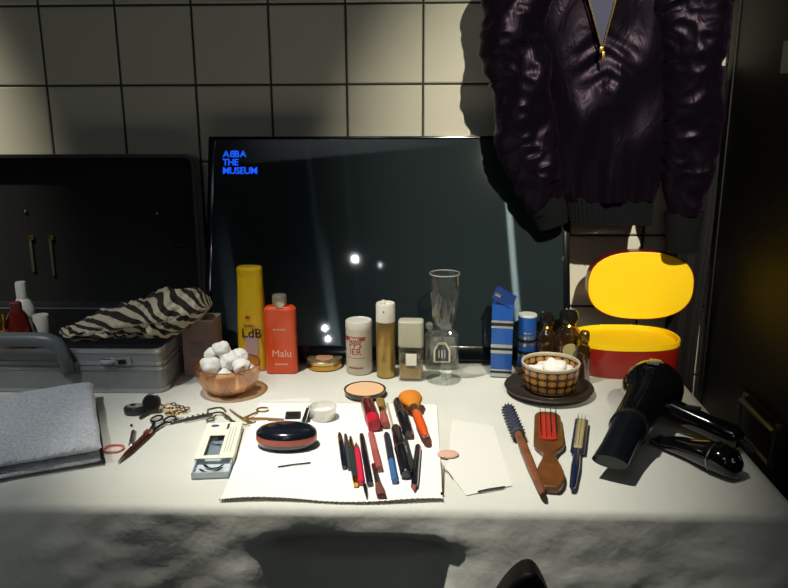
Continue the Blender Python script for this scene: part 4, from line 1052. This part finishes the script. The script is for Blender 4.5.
# wooden paddle brush
o, Lg = lying('paddle_brush', 'wooden brush with red pad and black bristles, middle of three', 'hair brush', (551, 497), (547, 418))
pr = []
for k in range(41):
    f = k / 40
    if f < .18: w_ = .0132 * sqrt(max(0.0, 1 - ((.18 - f) / .18) ** 2))
    elif f < .42: s = (f - .18) / .24; s = s * s * (3 - 2 * s); w_ = .0132 * (1 - s) + .0062 * s
    elif f < .56: s = (f - .42) / .14; s = s * s * (3 - 2 * s); w_ = .0066 * (1 - s) + .0158 * s
    elif f < .93: w_ = .0158 - .0012 * (f - .56) / .37
    else: w_ = .0146 * sqrt(max(0.05, 1 - ((f - .93) / .078) ** 2))
    pr.append((f * Lg, w_ * 1.38))
outl = [(x, w_) for x, w_ in pr] + [(x, -w_) for x, w_ in pr[::-1] if w_ > .0001]
MB().prism(outl[1:] if outl[0][1] < 1e-5 else outl, .0006, .0112).build('handle', mat('honey_wood', '6b3e1a', .4, var=.3, vscale=50, coat=.3), o, bevel=.003, segs=3)
MB().prism(rrect(Lg * .36, .026, .008, 5, Lg * .75, 0), .0108, .0135).build('pad', mat('red_rubber', 'b8321e', .4), o, bevel=.001)
pd = [((Lg * (.60 + .32 * i / 9), -.0105 + .007 * k, .013), Vector((.28 + .3 * rnd.random(), (k - 1.5) * .12, 1)).normalized()) for i in range(10) for k in range(4)]
bm_ = MB(); bristle_field(bm_, pd, .013, .0006); bm_.build('bristles', mat('black_bristle', '1e1418', .5), o, smooth=False)
# thin blue brush
o, Lg = lying('styling_brush', 'narrow dark blue brush with pale bristles, rightmost of three', 'hair brush', (572, 494), (581.5, 425))
MB().lathe([(0, .0022), (.006, .0040), (Lg * .28, .0062), (Lg * .48, .0048), (Lg * .52, .0044)], 24, 'x', c=(0, 0, .0066)).build('handle', mat('dark_blue_gloss', '1c2440', .25, coat=.4), o)
MB().prism(rrect(Lg * .52, .020, .004, 4, Lg * .75, 0), .003, .0095).build('head', mat('dark_blue_head', '1f2740', .35), o, bevel=.0015)
MB().prism(rrect(Lg * .46, .012, .003, 4, Lg * .75, 0), .0094, .0112).build('pad', mat('cream_pad', 'b3a67a', .5), o, bevel=.0006)
pd = [((Lg * (.55 + .42 * i / 10), -.004 + .004 * k, .011), Vector((.15 + .3 * rnd.random(), (k - 1) * .2, 1)).normalized()) for i in range(11) for k in range(3)]
bm_ = MB(); bristle_field(bm_, pd, .010, .0006); bm_.build('bristles', mat('cream_bristle', 'a39668', .6), o, smooth=False)

# ================================================================ HAIR DRYER
ZA = TZ + .042
pa = P(652, 393, ZA); pb = P(612, 463, TZ + .022)
d = pb - pa; d.z = 0
dry = thing('hair_dryer', 'glossy black hair dryer lying with its nozzle to the front left', 'hair dryer', (pa.x, pa.y, TZ + .0005), atan2(d.y, d.x))
Ld = d.length
RBk = .0415
def ax(x): # axis height drops toward the nozzle
    return .0470 - .017 * max(0, (x / Ld)) ** 1.2
vsec = [(-.040, .012), (-.038, .024), (-.028, .038), (-.012, .0455), (.003, .0465), (.017, .0435), (.032, .0365), (.050, .0305), (Ld * .62, .0275)]
mbd = MB()
ring = lambda x, ry, rz_, n=40: [Vector((x, ry * cos(2 * pi * k / n), ax(x) + rz_ * sin(2 * pi * k / n))) for k in range(n)]
def loft(secs, n=40):
    mb = MB(); vs = []; fs = []
    for (x, ry, rz_) in secs: vs += ring(x, ry, rz_, n)
    for i in range(len(secs) - 1):
        for k in range(n):
            k2 = (k + 1) % n; fs.append([i * n + k, i * n + k2, (i + 1) * n + k2, (i + 1) * n + k])
    fs.append(list(range(n))[::-1]); fs.append([(len(secs) - 1) * n + k for k in range(n)])
    return mb.add(vs, fs)
m_dry = mat('dryer_gloss', '0e0e0f', .1, coat=.6)
loft([(x, r, r) for x, r in vsec]).build('body', m_dry, dry, angle=50)
loft([(Ld * .60, .0282, .0282), (Ld * .64, .0282, .0282)]).build('silver_ring', mat('smoked_ring', '4a4a48', .25, metal=.8), dry)
loft([(Ld * .64, .0262, .0262), (Ld * .74, .0235, .022), (Ld * .90, .0225, .014), (Ld * 1.06, .0235, .0085)]).build('nozzle', mat('nozzle_black', '101418', .16, coat=.3), dry, angle=60)
# rear intake
MB().lathe([(0, .024), (.003, .022), (.004, 0)], 30, M=Matrix.Translation((-.0385, 0, .0470)) @ Matrix.Rotation(radians(-90), 4, 'Y')).build('intake_grille', mat('grille', '1a1a1a', .5), dry)
MB().box((.002, -.0, .0937), (.026, .018, .0012)).build('badge', mat('silver_badge', '8f8f86', .25, metal=.6), dry, bevel=.0005)
# handle lying sideways
inv = Matrix.Rotation(-dry.rotation_euler.z, 3, 'Z')
h0 = inv @ (P(668, 408, TZ + .032) - dry.location); h1 = inv @ (P(740, 440, TZ + .017) - dry.location)
hdir = (h1 - h0)
pts = [h0 - hdir * .12 + Vector((0, 0, .003)), h0, h0 + hdir * .3, h0 + hdir * .6, h0 + hdir * .92, h1]
MB().tube(pts, [.017, .0175, .0165, .016, .017, .012], 20, flat=1.05).build('handle', m_dry, dry, angle=60)
MB().box(h0 + hdir * .35 + Vector((0, 0, .018)), (.008, .022, .004)).build('switch', mat('switch_grey', '2e2e2e', .4), dry, bevel=.001)
MB().tube([h1, h1 + hdir.normalized() * .012 + Vector((0, 0, -.003)), h1 + hdir.normalized() * .022 + Vector((0, 0, -.008))], [.0045, .004, .0035], 12).build('cable_sleeve', M_black, dry)

# ---- black styling tool in front
o, Lg = lying('hair_clipper', 'glossy black rounded styling tool in front of the hair dryer handle', 'hair clipper', (738, 481), (654, 444), lift=.0005)
secs = [(0, .006, .006), (.003, .0155, .014), (.012, .0215, .0195), (.03, .0228, .0205), (.05, .0205, .019), (Lg * .52, .0155, .0155), (Lg * .66, .0145, .014), (Lg * .8, .0145, .011), (Lg * .9, .014, .008)]
mbq = MB(); vs = []; fs = []; n = 36
for (x, ry, rz_) in secs: vs += [Vector((x, ry * cos(2 * pi * k / n), rz_ + .0002 + rz_ * sin(2 * pi * k / n))) for k in range(n)]
for i in range(len(secs) - 1):
    for k in range(n):
        k2 = (k + 1) % n; fs.append([i * n + k, i * n + k2, (i + 1) * n + k2, (i + 1) * n + k])
fs.append(list(range(n))[::-1]); fs.append([(len(secs) - 1) * n + k for k in range(n)])
mbq.add(vs, fs); mbq.build('body', m_dry, o, angle=60)
for k in range(5):
    MB().box((Lg * .94, -.011 + .0055 * k, .008), (Lg * .12, .0028, .008)).build('tooth', M_black, o, bevel=.0008)
MB().tube([(.035, .0228 * cos(s), .0206 + .0205 * sin(s)) for s in [2 * pi * j / 24 for j in range(24)]], .0012, 6, closed=True).build('seam_ring', M_steel, o)
for s in (-1, 1): MB().ball((.006, s * .007, .0285), .0035, 10).build('button', M_chrome, o)

# ================================================================ SATIN JACKET
JY = -.135
def jclamp(g_):
    z = g_.z + JO.z; x = g_.x + JO.x
    lim = -.008
    if x < xR + .015 and z < TZ + TVH + .03: lim = tv_y(min(z, TZ + TVH)) - .006
    g_.y = min(g_.y, lim - JO.y); return g_
jk = thing('satin_jacket', 'dark purple satin zip jacket hanging against the tiled wall', 'jacket', (W(602, 100, JY).x, JY, W(602, 100, JY).z))
JO = jk.location.copy()
m_sat = bpy.data.materials.new('purple_satin'); m_sat.use_nodes = True; b = m_sat.node_tree.nodes['Principled BSDF']
b.inputs['Base Color'].default_value = lin('09070d'); b.inputs['Roughness'].default_value = .36; b.inputs['Sheen Weight'].default_value = .08
b.inputs['Specular IOR Level'].default_value = .20; b.inputs['Specular Tint'].default_value = lin('c0a8c4'); b.inputs['Sheen Tint'].default_value = lin('8a5a90')
nt = m_sat.node_tree; tcs = nt.nodes.new('ShaderNodeTexCoord'); mp = nt.nodes.new('ShaderNodeMapping'); mp.inputs['Scale'].default_value = (1.6, 1, .8); mp.inputs['Rotation'].default_value = (0, .5, 0)
ns = nt.nodes.new('ShaderNodeTexNoise'); ns.inputs['Scale'].default_value = 17; ns.inputs['Detail'].default_value = 3; ns.inputs['Distortion'].default_value = 1.2
bpn = nt.nodes.new('ShaderNodeBump'); bpn.inputs['Strength'].default_value = .8; bpn.inputs['Distance'].default_value = .0035
nt.links.new(tcs.outputs['Object'], mp.inputs['Vector']); nt.links.new(mp.outputs[0], ns.inputs['Vector']); nt.links.new(ns.outputs['Fac'], bpn.inputs['Height']); nt.links.new(bpn.outputs[0], b.inputs['Normal'])
m_rib = mat('navy_rib_knit', '07080d', .9, spec=.2)
nt = m_rib.node_tree
def jp(px, py, Y=JY): return W(px, py, Y) - JO
def limb(cl, n=30, per=34, amp=.006, sd=0, ring_f=0, depth=.6, Y=JY):
    """cl: list (px, py, half_width_px, y_offset); cloth tube with folds"""
    m = per * (len(cl) - 1)
    def fn(u, v):
        s = v * (len(cl) - 1); i = min(int(s), len(cl) - 2); f = s - i; f2 = f * f * (3 - 2 * f)
        q = [cl[i][k] * (1 - f) + cl[i + 1][k] * f for k in range(4)]
        c = jp(q[0], q[1], Y + q[3]); hwid = q[2] * .00195
        i2 = max(0, min(len(cl) - 2, i)); dirv = (jp(cl[i2 + 1][0], cl[i2 + 1][1]) - jp(cl[i2][0], cl[i2][1])); dirv.y = 0; dirv.normalize()
        side = Vector((-dirv.z, 0, dirv.x))
        a = 2 * pi * u
        k = 1
        p = Vector((side.x * cos(a), 0, side.z * cos(a))) * hwid + Vector((0, -sin(a) * hwid * depth, 0))
        g_ = c + p
        fo = noise.noise(Vector((g_.x * 26 + sd, g_.y * 20, g_.z * 13))) + .6 * (1 - 2 * abs(noise.noise(Vector((g_.x * 30 + g_.z * 25, sd, g_.z * 34 - g_.x * 20)))))
        if ring_f: fo += .5 * sin(s * ring_f + 3 * cos(a) + sd)
        nrm = Vector((side.x * cos(a), -sin(a), side.z * cos(a)))
        g_ = g_ + nrm * amp * fo
        jclamp(g_)
        return g_
    return MB().grid(fn, 56, m, closeu=True)
# body
body = [(602, -92, 16, .0), (602, -86, 44, -.002), (601, -74, 68, -.004), (600, -55, 76, -.005), (598, -30, 75, -.005), (599, 10, 72, -.006), (600, 60, 68, -.008), (602, 110, 64, -.010), (604, 150, 60, -.010), (606, 180, 54, -.006), (608, 200, 46, -.002)]
mb = MB()
def bodyf(u, v):
    s = v * (len(body) - 1); i = min(int(s), len(body) - 2); f = s - i
    q = [body[i][k] * (1 - f) + body[i + 1][k] * f for k in range(4)]
    a = 2 * pi * u; x = q[0] + q[2] * cos(a)
    Y = JY + q[3] - .032 * math.copysign(abs(sin(a)) ** .7, sin(a))
    g_ = jp(x, q[1], JY); g_.y = Y - JO.y
    yn = max(0, q[1]) / 200
    front = max(0, sin(a)) 
    # vertical gathers growing towards the hem, diagonal folds under the zip
    fo = .0040 * (.25 + yn) * sin((x - 600) * .13 + 2.6 * noise.noise(Vector((x * .02, q[1] * .012, 0)))) + .013 * noise.noise(Vector((x * .022 + q[1] * .010, q[1] * .014, 4)))
    fo += .0035 * max(0, (yn - .72) / .28) * sin(x * .42)
    dx = x - 602; dy = q[1] - 62
    rr2 = hypot(dx, dy)
    fo += .0022 * math.exp(-((rr2 - 14) / 16) ** 2) * sin(dy * .30 - abs(dx) * .20)
    g_.y -= fo * (1 if sin(a) > 0 else .3)
    jclamp(g_)
    return g_
mb.grid(bodyf, 150, 190, closeu=True); mb.build('body', m_sat, jk, angle=180)
# hem band
def band(u, v):
    a = 2 * pi * u; hw_ = 44 - 3 * v; x = 609 + hw_ * cos(a); py = 198 + 24 * v + .06 * (x - 609)
    g_ = jp(x, py, JY); g_.y = -.026 * math.copysign(abs(sin(a)) ** .7, sin(a)) + .0013 * sin(a * 46) - .002
    jclamp(g_)
    return g_
MB().grid(band, 276, 10, closeu=True).build('hem_band', m_rib, jk, angle=180)
# sleeves
limb([(560, -84, 12, .0), (543, -72, 26, .0), (526, -48, 34, .0), (518, -25, 33, .0), (514, 5, 31, -.012), (512, 45, 29, -.02), (519, 75, 27, -.02), (524, 110, 27, -.02), (528, 150, 25, -.018), (536, 185, 22, -.012), (545, 203, 17, -.010)], amp=.0075, sd=2.2, ring_f=2.7, depth=.7).build('sleeve', m_sat, jk, angle=180)
limb([(543, 200, 19, -.010), (549, 212, 17, -.009), (553, 226, 14, -.008)], per=8, amp=.0012, sd=4, depth=.7).build('cuff', m_rib, jk, angle=180)
limb([(644, -84, 12, .0), (661, -72, 26, .0), (677, -48, 35, .0), (683, -25, 36, .0), (688, 10, 34, -.010), (691, 60, 31, -.015), (690, 120, 28, -.015), (685, 175, 23, -.012), (684, 215, 17, -.010)], amp=.0075, sd=8.4, ring_f=2.3, depth=.7).build('sleeve', m_sat, jk, angle=180)
limb([(684, 212, 18, -.010), (683, 232, 16, -.009), (682, 252, 14, -.008)], per=8, amp=.0012, sd=5, depth=.7).build('cuff', m_rib, jk, angle=180)
# zip
def frontY(px, py): # front surface depth incl. a small margin
    return -.045
zm = mat('zip_brass', 'a88a4a', .3, metal=.9)
for x0 in (587, 617):
    z_ = MB(); tapes = MB()
    a = jp(x0 - 15 if x0 < 600 else x0 + 15, -62, JY - .050); b_ = jp(602, 50, JY - .056)
    tapes.tube([a, b_], .0022, 6, flat=.6).build('zip_tape', mat('tape', '2a2238', .8), jk)
    for k in range(60):
        q = a.lerp(b_, k / 59); z_.box(q + Vector((0, -.0022, 0)), (.0026, .002, .0014))
    z_.build('zip_teeth', zm, jk, smooth=False)
a = jp(601.5, 50, JY - .060)
pl = MB().box(a, (.007, .005, .010)).build('zip_slider', zm, jk, bevel=.0012)
MB().box(a + Vector((.003, -.004, -.011)), (.005, .002, .016)).build('zip_pull', zm, pl, bevel=.001)
v3 = [jp(573, -62, JY - .047), jp(631, -62, JY - .047), jp(602, 48, JY - .053)]
MB().add([v3[0], v3[1], v3[2], v3[0] + Vector((0, .006, 0)), v3[1] + Vector((0, .006, 0)), v3[2] + Vector((0, .006, 0))], [[0, 1, 2], [3, 5, 4], [0, 3, 4, 1], [1, 4, 5, 2], [2, 5, 3, 0]]).build('lining', mat('indigo_lining', '26264a', .6), jk, smooth=False)
# added black cloth that keeps the tiles dark between jacket and road case
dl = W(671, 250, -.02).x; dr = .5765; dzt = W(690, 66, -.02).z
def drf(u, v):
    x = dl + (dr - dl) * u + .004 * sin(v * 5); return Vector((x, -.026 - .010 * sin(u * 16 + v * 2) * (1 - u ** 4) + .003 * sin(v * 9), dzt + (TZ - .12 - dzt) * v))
dp = MB().grid(drf, 60, 60).build('added_dark_cloth', mat('added_cloth_black', '0b0a09', .9), angle=80, solid=.002)
tag(dp, 'added black cloth keeping the tiles dark between jacket sleeve and road case', 'cloth')
lt_ = jp(602, -90, JY)
MB().tube([lt_ + Vector((-.02, 0, -.008)), lt_ + Vector((-.012, .03, .006)), lt_ + Vector((0, -JY - .010, .012)), lt_ + Vector((.012, .03, .006)), lt_ + Vector((.02, 0, -.008))], .003, 8).build('hanging_loop', m_rib, jk)

# ================================================================ CHAIR (back top peeks in at the bottom edge)
CY = -.90
tp = W(527, 553, CY)
ch_ = thing('chair', 'black chair with arched back at the front of the table', 'chair', (tp.x, CY - .02, 0))
m_ch = mat('black_leather', '11100e', .55, bump=.2, bscale=150)
prof = []
for k in range(21):
    dz = .24 * (k / 20) ** 1.6; wl_ = .075 * (dz / .06) ** .55 if dz < .06 else .075 + .09 * (dz - .06) / .18
    prof.append((dz, wl_ * .62, wl_ * .38))
pts = [(-a * .9, -z) for z, a, b_ in prof] ; ptr = [(b_ * 1.0, -z) for z, a, b_ in prof]
ol = pts[::-1] + ptr[1:]
mbc = MB(); mbc.prism([(x, y) for x, y in ol], -.014, .014, M=Matrix.Translation((0, 0, tp.z)) @ UPR)
mbc.build('backrest', m_ch, ch_, bevel=.008, segs=3)
MB().box((0, -.21, .45), (.40, .40, .05)).build('seat', m_ch, ch_, bevel=.015)
MB().box((-.10, .0, .46), (.03, .022, .10)).box((.04, .0, .46), (.03, .022, .10)).build('back_support', M_black, ch_)
for sx in (-1, 1):
    for y in (-.03, -.38):
        MB().lathe([(0, .011), (.425, .014)], 16, c=(sx * .17, y, 0)).build('leg', M_black, ch_)

# ================================================================ LIGHT
def spot(name, loc, target, power, size, blend, radius, color):
    l = bpy.data.lights.new(name, 'SPOT'); l.energy = power; l.spot_size = radians(size); l.spot_blend = blend; l.shadow_soft_size = radius; l.color = color
    o = bpy.data.objects.new(name, l); COL.objects.link(o); o.location = loc
    o.rotation_euler = (Vector(target) - Vector(loc)).to_track_quat('-Z', 'Y').to_euler(); return o
warm = (1, .93, .76); neut = (1, .97, .88)
spot('key_spot', (-.55, -.77, 2.75), (-.05, -.53, .75), 225, 28.5, 1, .025, neut)
spot('wall_spot', (.50, -2.8, 2.84), (.30, 0, 1.06), 520, 19, .95, .02, warm)
spot('left_spot', (-1.30, -1.1, 2.7), (-1.12, 0, 1.08), 210, 25, 1, .03, warm)
spot('case_fill', (-1.05, -1.5, 2.72), (-.66, -.40, .80), 75, 24, 1, .04, (.92, .96, 1))  # added fill that lifts the towel and briefcase
spot('ceiling_fill', (-.4, -2.2, 1.8), (-.45, -2.78, 2.98), 70, 62, 1, .04, (.9, .96, 1))  # added unseen uplight, brightens the ceiling mirrored in the television
fl_ = bpy.data.lights.new('room_fill', 'POINT'); fl_.energy = 2.5; fl_.shadow_soft_size = .10; fl_.color = (.82, .92, 1)  # added point fill for the whole room, not a real fitting
fo_ = bpy.data.objects.new('room_fill', fl_); COL.objects.link(fo_); fo_.location = (-.3, -2.42, 2.84)
# distant museum spots, seen mirrored in the television
nrm = Vector((0, -cos(lean), sin(lean)))
for i, (px, py, e, rad_) in enumerate(((355, 259, 8, .017), (325, 328, 5, .015), (328, 339, 5, .014), (380, 265, .5, .006))):
    d = ray(px, py).normalized()
    # hit on the leaning screen
    p0 = Vector((0, yb0, TZ)); t_hit = (p0 - CAMP).dot(nrm) / d.dot(nrm); hit = CAMP + d * t_hit
    r = d - 2 * d.dot(nrm) * nrm
    tt = (2.9 - hit.z) / r.z
    tt = min(tt, (4.6) / -r.y)
    lp = hit + r * tt
    spot('museum_spot', lp, (-.2, -.4, .9), e, 40, 1, rad_, (.9, .97, 1))
wd_ = bpy.data.worlds.new('world'); SC.world = wd_; wd_.use_nodes = True
wd_.node_tree.nodes['Background'].inputs[0].default_value = (.5, .6, .7, 1); wd_.node_tree.nodes['Background'].inputs[1].default_value = .02
SC.view_settings.view_transform = 'Standard'; SC.view_settings.look = 'None'; SC.view_settings.gamma = 1; SC.view_settings.exposure = 0
SC.view_settings.use_curve_mapping = False
